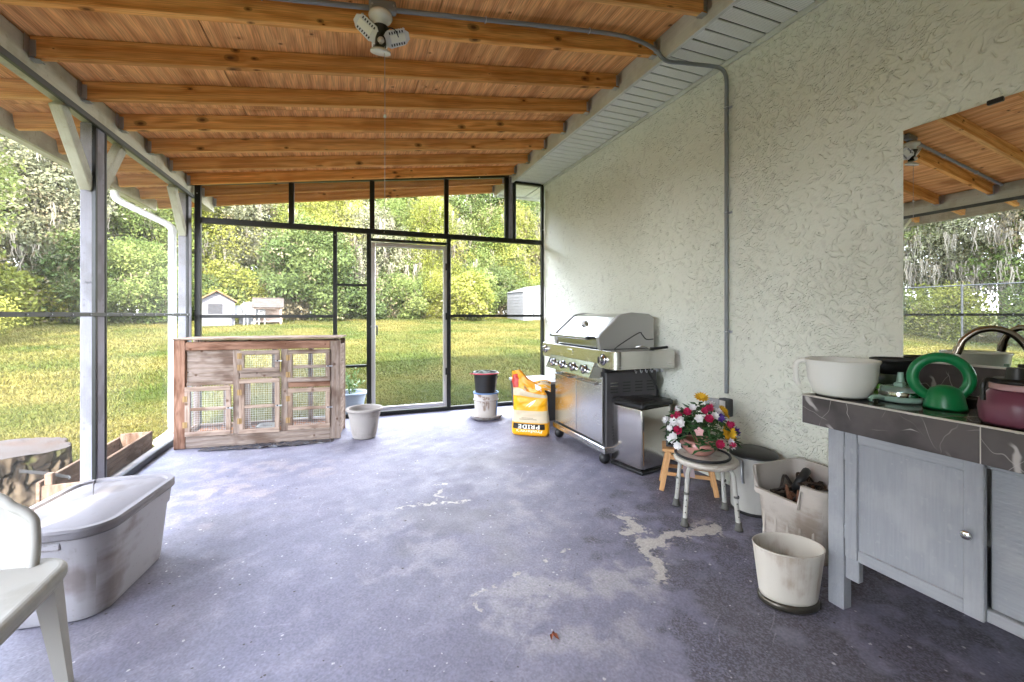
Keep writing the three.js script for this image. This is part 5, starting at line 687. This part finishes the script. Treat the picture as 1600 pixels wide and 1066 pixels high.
{ const p = thing('glass_bowl', 'dark glass bowl with lime green base near mirror corner', 'bowl', 2.40, CT + 0.001, 1.23); p.scale.set(0.85, 1, 0.85); part(p, 'base', lathe([[0, 0], [0.085, 0], [0.094, 0.006], [0.096, 0.022], [0.09, 0.026], [0, 0.026]], 44), std({ color: lin(0.09, 0.42, 0.015), roughness: 0.3 })); part(p, 'bowl', lathe([[0.08, 0.026], [0.092, 0.04], [0.095, 0.075], [0.09, 0.075], [0.085, 0.035], [0, 0.03]], 44), std({ color: lin(0.03, 0.045, 0.03), roughness: 0.08 }));
  const b = thing('black_bowl', 'black plastic bowl stacked on top of dark glass bowl', 'bowl', 2.40, CT + 0.077, 1.23); b.scale.set(0.85, 1, 0.85); part(b, 'bowl', lathe([[0, 0], [0.082, 0], [0.09, 0.04], [0.093, 0.052], [0.103, 0.056], [0.105, 0.068], [0.1, 0.07], [0.088, 0.055], [0.078, 0.008], [0, 0.008]], 48), M.blackPlastic); }
{ const m = std({ color: lin(0.30, 0.46, 0.38), roughness: 0.35 }), p = thing('soap_dish', 'mint green scrubber dish with clear dome lid on countertop', 'dish', 2.10, CT + 0.001, 1.055, 0.3); part(p, 'dish', lathe([[0, 0], [0.066, 0], [0.07, 0.008], [0.066, 0.022], [0, 0.022]], 40), m); part(p, 'handle', tube([[-0.04, 0.012, -0.035], [-0.085, 0.018, -0.055], [-0.11, 0.018, -0.065], [-0.122, 0.008, -0.07]], 0.009, 18, 10), m); part(p, 'band', lathe([[0.064, 0.022], [0.067, 0.023], [0.067, 0.04], [0.063, 0.041]], 40), M.chrome); part(p, 'dome', lathe([[0.064, 0.041], [0.062, 0.058], [0.045, 0.062], [0, 0.062]], 40), phys({ color: lin(0.62, 0.74, 0.7), roughness: 0.1, transmission: 0.7 })); part(p, 'pump', merge([shift(cbox(0.055, 0.014, 0.03, 0.003), 0, 0.069, 0), cyl(0.009, 0.014, 0.05, 14).translate(0.012, 0.09, 0)]), m); }
{ const m = std({ color: lin(0.006, 0.19, 0.06), roughness: 0.32 }), p = thing('ring_stand', 'glossy green plastic stand with large ring handle beside sink', 'ring stand', 2.09, CT + 0.001, 0.915, -1.0); part(p, 'cone', lathe([[0, 0], [0.062, 0], [0.06, 0.01], [0.052, 0.05], [0.04, 0.075], [0.02, 0.085], [0, 0.087]], 40), m, 0.005, 0, 0); part(p, 'ring', new THREE.TorusGeometry(0.078, 0.0185, 16, 56), m, -0.005, 0.112, -0.012); }
{ const m = std({ color: lin(0.16, 0.045, 0.075), roughness: 0.38 }), p = thing('water_jug', 'maroon water jug with black spout lid and pink collar', 'jug', 1.985, CT + 0.001, 0.685); part(p, 'body', lathe([[0, 0], [0.078, 0], [0.086, 0.012], [0.09, 0.05], [0.086, 0.08], [0.064, 0.108], [0.058, 0.112], [0, 0.112]], 48), m); part(p, 'grip_panel', tube([[-0.03, 0.01, 0.088], [-0.03, 0.05, 0.092], [-0.015, 0.07, 0.088], [0.01, 0.07, 0.088], [0.02, 0.05, 0.09], [0.02, 0.01, 0.088]], 0.0025, 24, 6), m); part(p, 'collar', lathe([[0.058, 0.112], [0.064, 0.114], [0.064, 0.13], [0.058, 0.132]], 40), std({ color: lin(0.46, 0.27, 0.27), roughness: 0.45 })); const l = part(p, 'lid', lathe([[0, 0.148], [0.055, 0.147], [0.062, 0.14], [0.062, 0.132], [0, 0.132]], 40), M.blackPlastic); part(l, 'spout', cyl(0.022, 0.027, 0.035, 20), M.blackPlastic, -0.01, 0.165, 0.0); part(p, 'carry_handle', tube([[-0.055, 0.14, -0.02], [-0.085, 0.145, -0.04], [-0.095, 0.12, -0.045], [-0.095, 0.08, -0.045]], 0.007, 18, 8), M.blackPlastic); }
{ const p = thing('fallen_leaf', 'small brown dried leaf lying on the painted floor', 'leaf', 0.718, 0.003, 1.452, 0.6); const g = wobble(leafGeo(0.035, 0.02).clone(), 0.006, 90, 3); part(p, 'leaf', merge([leafGeo(0.034, 0.02), leafGeo(0.022, 0.014).rotateY(1.1), leafGeo(0.022, 0.014).rotateY(-1.1)]), std({ color: lin(0.22, 0.06, 0.025), roughness: 0.8, side: THREE.DoubleSide }), 0, 0.008, 0); }

// ------------------------------------------------------------------ garden: trees, shrubs, grass
const leafMat = phys({ color: lin(1, 1, 1), roughness: 0.8, specularIntensity: 0.15, transmission: 0.3, side: THREE.DoubleSide });
function clumpGeo(n, size, leaf, seed) { const q = rngOf(seed), o = []; for (let i = 0; i < n; i++) { const g = new THREE.BufferGeometry(), l = leaf * (0.7 + 0.7 * q()), w = l * 0.48; g.setAttribute('position', new THREE.Float32BufferAttribute([0, 0, 0, w / 2, 0, l * 0.5, -w / 2, 0, l * 0.5, w / 2, 0, l * 0.5, 0, -0.1 * l, l, -w / 2, 0, l * 0.5], 3)); g.computeVertexNormals(); g.rotateX((q() - 0.5) * 2.2); g.rotateY(q() * 6.28); g.rotateZ((q() - 0.5) * 1.2); const a = q() * 6.28, r = size * Math.sqrt(q()); g.translate(Math.cos(a) * r, (q() - 0.5) * size * 0.9, Math.sin(a) * r); o.push(g); } return merge(o); }
const CLUMPS = [clumpGeo(26, 0.36, 0.105, 1), clumpGeo(28, 0.36, 0.09, 2), clumpGeo(20, 0.32, 0.14, 3)];
const mossGeo = (() => { const o = []; const q = rngOf(8); for (let i = 0; i < 7; i++) { const l = 0.5 + 0.7 * q(), x = (q() - 0.5) * 0.25, z = (q() - 0.5) * 0.25; const g = new THREE.PlaneGeometry(0.025, l, 1, 4), p = g.attributes.position; for (let k = 0; k < p.count; k++) p.setXYZ(k, p.getX(k) * (0.5 + (p.getY(k) / l + 0.5)) + 0.04 * Math.sin(p.getY(k) * 9 + i), p.getY(k) - l / 2, 0.03 * Math.cos(p.getY(k) * 7 + i)); g.rotateY(q() * 3.1); g.translate(x, 0, z); o.push(g); } return merge(o); })();
const mossMat = std({ color: lin(1, 1, 1), roughness: 1, side: THREE.DoubleSide });
const TINT = { yellow: [[0.10, 0.118, 0.018], [0.185, 0.175, 0.036]], mid: [[0.055, 0.088, 0.02], [0.13, 0.145, 0.04]], dark: [[0.034, 0.055, 0.015], [0.088, 0.108, 0.032]], grey: [[0.085, 0.092, 0.048], [0.18, 0.17, 0.10]] };
const dummy = new THREE.Object3D(), col = new THREE.Color();
function crownPart(parent, blobs, perBlob, tint, clump, scale, q) {
  const n = blobs.length * perBlob, im = new THREE.InstancedMesh(CLUMPS[clump], leafMat, n); let k = 0; const [a, b] = TINT[tint];
  for (const [bx, by, bz, br] of blobs) { const bt = q(), dry = tint !== 'yellow' && q() < 0.04; for (let i = 0; i < perBlob; i++) { const u = q() * 2 - 1, t = q() * 6.28, r = br * (0.35 + 0.85 * Math.sqrt(q())), s = Math.sqrt(1 - u * u); dummy.position.set(bx + Math.cos(t) * s * r, by + u * r * 0.8, bz + Math.sin(t) * s * r); dummy.rotation.set(q() * 6.28, q() * 6.28, q() * 6.28); dummy.scale.setScalar(scale * (0.7 + 0.7 * q())); dummy.updateMatrix(); im.setMatrixAt(k, dummy.matrix); const m = Math.min(1, Math.max(0, bt * 0.6 + 0.4 * q())); col.setRGB(mix(a[0], b[0], m), mix(a[1], b[1], m), mix(a[2], b[2], m)); if (dry || q() < 0.05) col.setRGB(0.13 + 0.06 * m, 0.105 + 0.05 * m, 0.06 + 0.03 * m); im.setColorAt(k++, col); } }
  im.name = 'crown'; im.userData.kind = 'stuff'; parent.add(im); return im;
}
let treeSeed = 1000;
function tree(name, label, group, X, L, H, R, tint, { low = 0.3, blobs = 16, per = 95, clump = 0, moss = 0, scale = 1, lean = 0 } = {}) {
  const q = rngOf(treeSeed += 17), y0 = groundY(X, L), t = thing(name, label, name.includes('shrub') ? 'shrub' : 'tree', X, y0 - 0.05, L, 0, group);
  const bl = []; for (let i = 0; i < blobs; i++) { const v = (i + 0.5) / blobs, a = i * 2.4 + q(), rad = R * (0.35 + 0.6 * q()) * Math.sin(Math.PI * Math.min(0.97, 0.18 + v * 0.75)); bl.push([Math.cos(a) * rad + lean * v, H * (low + (1 - low) * v * 0.93), Math.sin(a) * rad, R * (0.24 + 0.24 * q())]); }
  const w = []; const tr = Math.max(0.035, H * 0.016), pts = [[0, 0, 0], [0.06 * R * (q() - 0.5), H * 0.25, 0.05], [lean * 0.4 + 0.1 * R * (q() - 0.5), H * 0.55, 0], [lean * 0.7, H * 0.85, 0]];
  const tg = tube(pts, tr, 10, 8), p = tg.attributes.position; for (let i = 0; i < p.count; i++) { const f = 1 - 0.75 * Math.min(1, p.getY(i) / (H * 0.85)); const c = new THREE.CatmullRomCurve3(pts.map(e => new THREE.Vector3(...e))).getPoint(Math.min(1, Math.max(0, p.getY(i) / (H * 0.85)))); p.setX(i, c.x + (p.getX(i) - c.x) * f); p.setZ(i, c.z + (p.getZ(i) - c.z) * f); } w.push(tg);
  for (const b of bl.filter((_, i) => i % 2 === 0)) w.push(tube([[pts[1][0], Math.max(0.2, b[1] * 0.6), 0], [b[0] * 0.45, b[1] * 0.8, b[2] * 0.45], [b[0], b[1], b[2]]], tr * 0.28, 6, 5));
  part(t, 'trunk', merge(w), M.treeBark); crownPart(t, bl, per, tint, clump, scale, q);
  if (moss) { const n = moss, im = new THREE.InstancedMesh(mossGeo, mossMat, n); for (let i = 0; i < n; i++) { const b = bl[Math.floor(q() * bl.length)], a = q() * 6.28; dummy.position.set(b[0] + Math.cos(a) * b[3] * 1.02, b[1] - b[3] * 0.2 + 0.5 * q(), b[2] + Math.sin(a) * b[3] * 1.02); dummy.rotation.set(0, q() * 6.28, 0); dummy.scale.setScalar(0.6 + 0.7 * q()); dummy.updateMatrix(); im.setMatrixAt(i, dummy.matrix); const m = 0.8 + 0.4 * q(); col.setRGB(0.15 * m, 0.13 * m, 0.10 * m); im.setColorAt(i, col); } im.name = 'hanging_moss'; im.userData.kind = 'stuff'; t.add(im); }
  return t;
}
const LB = {
  back: ['tall_oak_tree', 'tall broad oak tree at the back of the wood line', 'tall oaks at the back of the wood'],
  mid: ['wood_edge_tree', 'mid-height leafy tree along the edge of the wood', 'trees along the wood edge'],
  vine: ['vine_covered_tree', 'yellow green vine-covered tree at the edge of the wood', 'vine-covered trees'],
  moss: ['mossy_oak_tree', 'oak tree draped in pale hanging moss', 'oaks with hanging moss'],
  under: ['wood_edge_shrub', 'dense low shrub filling the foot of the wood', 'shrubs at the foot of the wood'],
};
{
  const q = rngOf(4242), R = (a, b) => a + (b - a) * q();
  // line of the wood edge, from the far left round the back to the right; each entry X, L
  const edge = []; for (let s = 0; s <= 1.0001; s += 1 / 15) edge.push([mix(-15, 15, s), s < 0.35 ? mix(17.5, 25.5, s / 0.35) : 25.5 + 0.8 * Math.sin(s * 9)]);
  edge.forEach(([X, L], i) => {
    const dx = i < 6 ? -0.5 : 0, k = i % 3;
    tree(...LB.under, X + R(-0.6, 0.6), L + R(0, 0.8), R(1.8, 3.2), R(1.2, 1.7), ['dark', 'mid', 'yellow', 'mid'][i % 4], { low: 0.12, blobs: 10, per: 80, clump: i % 3, scale: 0.9 });
    tree(...LB.under, X + R(0.6, 1.4), L + R(1, 1.8), R(2.4, 3.8), R(1.3, 1.8), ['mid', 'yellow', 'dark'][i % 3], { low: 0.1, blobs: 10, per: 80, clump: (i + 1) % 3, scale: 0.95 });
    const kind = k === 0 ? LB.mid : k === 1 ? LB.vine : LB.moss;
    tree(...kind, X + dx * 2 + R(-0.5, 0.5), L + R(2.2, 3.6), R(6.2, 8.5), R(2.0, 2.7), ['mid', 'yellow', 'grey'][k], { low: 0.16, blobs: 30, per: 65, clump: k, moss: k === 2 ? (i < 6 ? 160 : 420) : 50, scale: 0.95 });
    tree(...LB.back, X * 1.15 + dx * 4 + R(-0.6, 0.6), L + R(5.5, 7.5), R(9.5, 13.0), R(2.8, 3.6), ['dark', 'mid', 'grey', 'mid'][(i * 7) % 4], { low: 0.22, blobs: 34, per: 68, clump: (i + 2) % 3, moss: i % 2 ? (i < 6 ? 90 : 260) : 40, scale: 1.1 });
  });
  // trees down the garden side beyond the chain-link fence
  for (let i = 0; i < 9; i++) { const L = -2 + i * 2.3; tree(...LB.moss, -21 + R(-1, 1), L, R(9, 12), R(2.6, 3.4), i % 2 ? 'grey' : 'mid', { low: 0.2, blobs: 18, per: 85, moss: 320, scale: 1.15 }); tree(...LB.under, -18.6 + R(-0.5, 0.5), L + R(0, 1), R(1.6, 2.8), R(1.2, 1.6), i % 2 ? 'yellow' : 'mid', { low: 0.12, blobs: 9, per: 75, scale: 0.9 }); }
  // named ones
  tree('golden_shrub', 'rounded golden yellow shrub beside the white metal shed', null, 6.3, 23.2, 2.5, 1.25, 'yellow', { low: 0.16, blobs: 14, per: 90, clump: 2, scale: 0.9 });
  tree('broadleaf_tree', 'low broad dark green tree with yellow tips near small coop', null, -1.6, 23.8, 4.6, 2.3, 'dark', { low: 0.12, blobs: 20, per: 100, clump: 2, scale: 1.0 });
  tree('side_garden_tree', 'leafy tree spreading over lawn outside the side screen', null, -11.2, 15.2, 7.2, 2.4, 'mid', { low: 0.28, blobs: 20, per: 100, scale: 1.0 });
  tree('side_garden_shrub', 'bright green shrub low beside the side lawn', null, -9.4, 14.4, 1.5, 1.2, 'yellow', { low: 0.14, blobs: 10, per: 80, clump: 1, scale: 0.75 });
}
{ // grass
  const bl = (n, h, sp, seed) => { const q = rngOf(seed), o = []; for (let i = 0; i < n; i++) { const a = q() * 6.28, w = 0.0035 + 0.0025 * q(), H = h * (0.5 + 0.7 * q()), b = H * (0.4 + 0.8 * q()), g = new THREE.BufferGeometry(); g.setAttribute('position', new THREE.Float32BufferAttribute([-w, 0, 0, w, 0, 0, w * 0.7, H * 0.6, b * 0.35, -w, 0, 0, w * 0.7, H * 0.6, b * 0.35, -w * 0.7, H * 0.6, b * 0.35, -w * 0.7, H * 0.6, b * 0.35, w * 0.7, H * 0.6, b * 0.35, 0, H * 0.85, b], 3)); g.computeVertexNormals(); g.rotateY(a); g.translate((q() - 0.5) * sp, 0, (q() - 0.5) * sp); o.push(g); } return merge(o); };
  const gm = phys({ color: lin(1, 1, 1), roughness: 0.9, specularIntensity: 0.1, transmission: 0.25, side: THREE.DoubleSide }), q = rngOf(90210);
  const sets = [[bl(24, 0.06, 0.16, 5), 60000, 2.2, 11, 1], [bl(24, 0.055, 0.34, 6), 60000, 9, 27, 1.5]];
  sets.forEach(([geo, n, r0, r1, sc], si) => {
    const list = []; let guard = 0;
    while (list.length < n && guard++ < n * 12) { const r = Math.sqrt(mix(r0 * r0, r1 * r1, q())), a = mix(-1.75, 0.62, q()), X = r * Math.sin(a), L = r * Math.cos(a); if (X > -1.68 && L < 5.5) continue; if (X > 2.3 && L < 5.6) continue; if (Math.abs(X + 2.27) < 0.36 && Math.abs(L - 4.1) < 0.36) continue; if (Math.abs(X + 1.755) < 0.14 && Math.abs(L - 4.17) < 0.58) continue; if (Math.hypot(X - 0.02, L - 5.75) < 0.2) continue; list.push([X, L]); }
    const im = new THREE.InstancedMesh(geo, gm, list.length);
    list.forEach(([X, L], i) => { dummy.position.set(X, groundY(X, L) - 0.008, -L); dummy.rotation.set(0, q() * 6.28, 0); dummy.scale.setScalar(sc * (0.7 + 0.6 * q())); dummy.updateMatrix(); im.setMatrixAt(i, dummy.matrix); const m = Math.min(1, Math.max(0, 1.9 * (fbm(X * 0.7 + 60, L * 0.7 + 60, 999, 999, 5, 77) - 0.5) + 0.5 + 0.5 * (q() - 0.5))); const st = q() < 0.22 ? 1.45 : 1; col.setRGB(mix(0.035, 0.108, m) * st, mix(0.049, 0.088, m) * st, mix(0.006, 0.020, m) * st * st); im.setColorAt(i, col); });
    im.name = numbered('grass'); tag(im, si ? 'mown yellow green grass of the far garden lawn' : 'mown yellow green grass close around the porch', 'grass', null, 'stuff'); scene.add(im);
  });
}
// ------------------------------------------------------------------ things out in the garden
{ // playhouse
  const h = thing('playhouse', 'small grey plastic playhouse with pitched tan roof on lawn', 'playhouse', -5.25, groundY(-5.25, 21.4) - 0.02, 21.4, 0.25); const wm = matte({ color: lin(0.115, 0.108, 0.115), roughness: 0.7 }), rm = matte({ map: oldWood, color: lin(0.55, 0.4, 0.25), roughness: 0.9 });
  part(h, 'front_wall', extrude([[-0.62, 0], [0.62, 0], [0.62, 1.05], [0, 1.45], [-0.62, 1.05]], 0.05, 0.004), wm, 0, 0, 0.55); part(h, 'back_wall', extrude([[-0.62, 0], [0.62, 0], [0.62, 1.05], [0, 1.45], [-0.62, 1.05]], 0.05, 0.004), wm, 0, 0, -0.6);
  for (const s of [-1, 1]) { part(h, 'side_wall', cbox(0.05, 1.04, 1.1, 0.004), wm, s * 0.6, 0.52, 0); part(h, 'roof_panel', cbox(0.86, 0.05, 1.5, 0.006), rm, s * 0.36, 1.25, 0.05, 0, 0, -s * 0.573); }
  const w = part(h, 'window', cbox(0.5, 0.42, 0.03, 0.004), matte({ color: lin(0.03, 0.029, 0.031), roughness: 0.6 }), -0.05, 0.72, 0.61); part(w, 'window_frame', merge([shift(cbox(0.58, 0.04, 0.03, 0.004), 0, 0.23, 0.01), shift(cbox(0.58, 0.04, 0.03, 0.004), 0, -0.23, 0.01), shift(cbox(0.04, 0.42, 0.03, 0.004), 0.27, 0, 0.01), shift(cbox(0.04, 0.42, 0.03, 0.004), -0.27, 0, 0.01)]), wm);
  part(h, 'doorway', cbox(0.03, 0.9, 0.5, 0.004), M.darkMetal, 0.63, 0.46, 0.1); part(h, 'porch_post', cbox(0.05, 1.05, 0.05, 0.006), M.shedWhite, 0.95, 0.52, 0.45);
}
{ const h = thing('chicken_coop', 'small wooden coop with shingled roof standing on lawn', 'coop', -3.35, groundY(-3.35, 21.6) - 0.02, 21.6, 0.1); const rm = matte({ map: M.shingle.map, color: lin(0.5, 0.43, 0.4), roughness: 0.95 });
  for (const a of [-1, 1]) for (const b of [-1, 1]) part(h, 'post', cbox(0.07, 0.78, 0.07, 0.006), M.paleWood, a * 0.5, 0.39, b * 0.35);
  part(h, 'back_wall', cbox(1.0, 0.7, 0.03, 0.004), M.weathered, 0, 0.4, -0.33); part(h, 'floor', cbox(1.0, 0.04, 0.66, 0.004), M.weathered, 0, 0.16, 0); part(h, 'front_rail', cbox(1.1, 0.07, 0.05, 0.006), M.paleWood, 0, 0.74, 0.37);
  for (let k = 0; k < 5; k++) part(h, 'shingle_course', cbox(1.22, 0.03, 0.16, 0.004), rm, 0, 0.82 + k * 0.085, 0.43 - k * 0.105, 0.66, 0, 0); part(h, 'roof_back', cbox(1.22, 0.03, 0.5, 0.004), rm, 0, 1.07, -0.2, -0.6, 0, 0); }
for (const [X, L, t, lb] of [[-4.45, 21.0, 0.4, 'white resin garden armchair beside the grey playhouse'], [-3.75, 21.2, -0.4, 'white resin garden armchair beside the small coop']]) { const c = thing('garden_chair', lb, 'chair', X, groundY(X, L), L, t, 'white garden chairs'); part(c, 'seat', new RoundedBoxGeometry(0.48, 0.04, 0.48, 2, 0.015), M.shedWhite, 0, 0.42, 0); part(c, 'backrest', new RoundedBoxGeometry(0.48, 0.45, 0.04, 3, 0.018), M.shedWhite, 0, 0.66, -0.24, -0.15); for (const a of [-1, 1]) { part(c, 'armrest', new RoundedBoxGeometry(0.05, 0.03, 0.46, 2, 0.01), M.shedWhite, a * 0.25, 0.64, 0); for (const b of [-1, 1]) part(c, 'leg', cbox(0.05, 0.62, 0.05, 0.01), M.shedWhite, a * 0.25, 0.32, b * 0.2); } }
{ const t = thing('garden_toy', 'white round-topped plastic toy standing between the garden chairs', 'toy', -4.1, groundY(-4.1, 21.7), 21.7); part(t, 'panel', extrude(Array.from({ length: 17 }, (_, i) => { const a = i / 16 * Math.PI; return [Math.cos(a) * 0.42, 0.62 + Math.sin(a) * 0.38]; }).concat([[-0.42, 0.3], [0.42, 0.3]]), 0.06, 0.01), M.shedWhite); part(t, 'base', cbox(0.7, 0.3, 0.4, 0.02), M.shedWhite, 0, 0.15, 0.1); }
{ const b = thing('garden_bench', 'low plain white bench at the foot of the wood', 'bench', 0.0, groundY(0, 24.6), 24.6); part(b, 'seat', cbox(1.0, 0.05, 0.32, 0.01), M.shedWhite, 0, 0.4, 0); for (const a of [-1, 1]) part(b, 'leg', cbox(0.06, 0.38, 0.28, 0.008), M.shedWhite, a * 0.4, 0.19, 0); }
{ // metal shed
  const y = groundY(10.1, 23.2), s = thing('metal_shed', 'white ribbed metal garden shed with low gable roof', 'shed', 10.35, y - 0.02, 23.4, 0.12); const wm = M.shedWhite;
  part(s, 'front_wall', extrude([[-1.25, 0], [1.25, 0], [1.25, 1.62], [0, 2.0], [-1.25, 1.62]], 0.04, 0.003), wm, 0, 0, 0.95); part(s, 'back_wall', extrude([[-1.25, 0], [1.25, 0], [1.25, 1.62], [0, 2.0], [-1.25, 1.62]], 0.04, 0.003), wm, 0, 0, -1.0);
  for (const a of [-1, 1]) { part(s, 'side_wall', cbox(0.04, 1.6, 1.92, 0.003), wm, a * 1.23, 0.8, 0); for (let k = 0; k < 9; k++) part(s, 'wall_rib', cbox(0.02, 0.02, 1.9, 0.004), wm, a * 1.255, 0.17 + k * 0.17, 0); part(s, 'roof_panel', cbox(1.36, 0.035, 2.1, 0.004), matte({ color: lin(0.10, 0.096, 0.094), roughness: 0.6 }), a * 0.64, 1.835, 0, 0, 0, -a * 0.295); }
  for (const a of [-1, 1]) { const d = part(s, 'door', cbox(0.55, 1.5, 0.03, 0.004), wm, a * 0.28, 0.78, 1.01); part(d, 'door_handle', cbox(0.03, 0.12, 0.03, 0.006), M.darkMetal, -a * 0.2, 0, 0.025); }
  for (const [w, h, x, yy] of [[1.2, 0.04, 0, 1.56], [0.04, 1.5, -0.58, 0.78], [0.04, 1.5, 0.58, 0.78]]) part(s, 'door_trim', cbox(w, h, 0.03, 0.004), M.darkMetal, x, yy, 1.012);
}
{ // chain-link fence on the garden side
  const f = thing('chain_link_fence', 'tall chain-link fence along the side of garden lawn', 'fence', -15.3, groundY(-15.3, 9), 9); const H = 2.2, L0 = -12, L1 = 12;
  for (let z = L0; z <= L1; z += 3) part(f, 'post', cyl(0.035, 0.035, H + 0.1, 10), M.darkMetal, 0, H / 2, z + 0.6);
  part(f, 'top_rail', cyl(0.022, 0.022, 24, 8).rotateX(Math.PI / 2), M.darkMetal, 0, H, 0);
  const w = []; for (let z = L0 - H; z < L1; z += 0.11) for (const s of [-1, 1]) { const a = Math.max(L0, z), b = Math.min(L1, z + H); const ya = a - z, yb = b - z; if (b <= a) continue; const p0 = new THREE.Vector3(0, s > 0 ? ya : H - ya, a), p1 = new THREE.Vector3(0, s > 0 ? yb : H - yb, b), len = p0.distanceTo(p1), g = new THREE.CylinderGeometry(0.003, 0.003, len, 3, 1, true); g.lookAt; const m = new THREE.Matrix4().lookAt(p0, p1, new THREE.Vector3(1, 0, 0)); g.rotateX(Math.PI / 2); m.setPosition(p0.clone().add(p1).multiplyScalar(0.5)); g.applyMatrix4(m); w.push(g); }
  part(f, 'wire_mesh', merge(w), M.darkMetal);
}

scene.traverse(o => { if (o.isMesh) { o.castShadow = true; o.receiveShadow = true; } });
renderer.render(scene, camera);
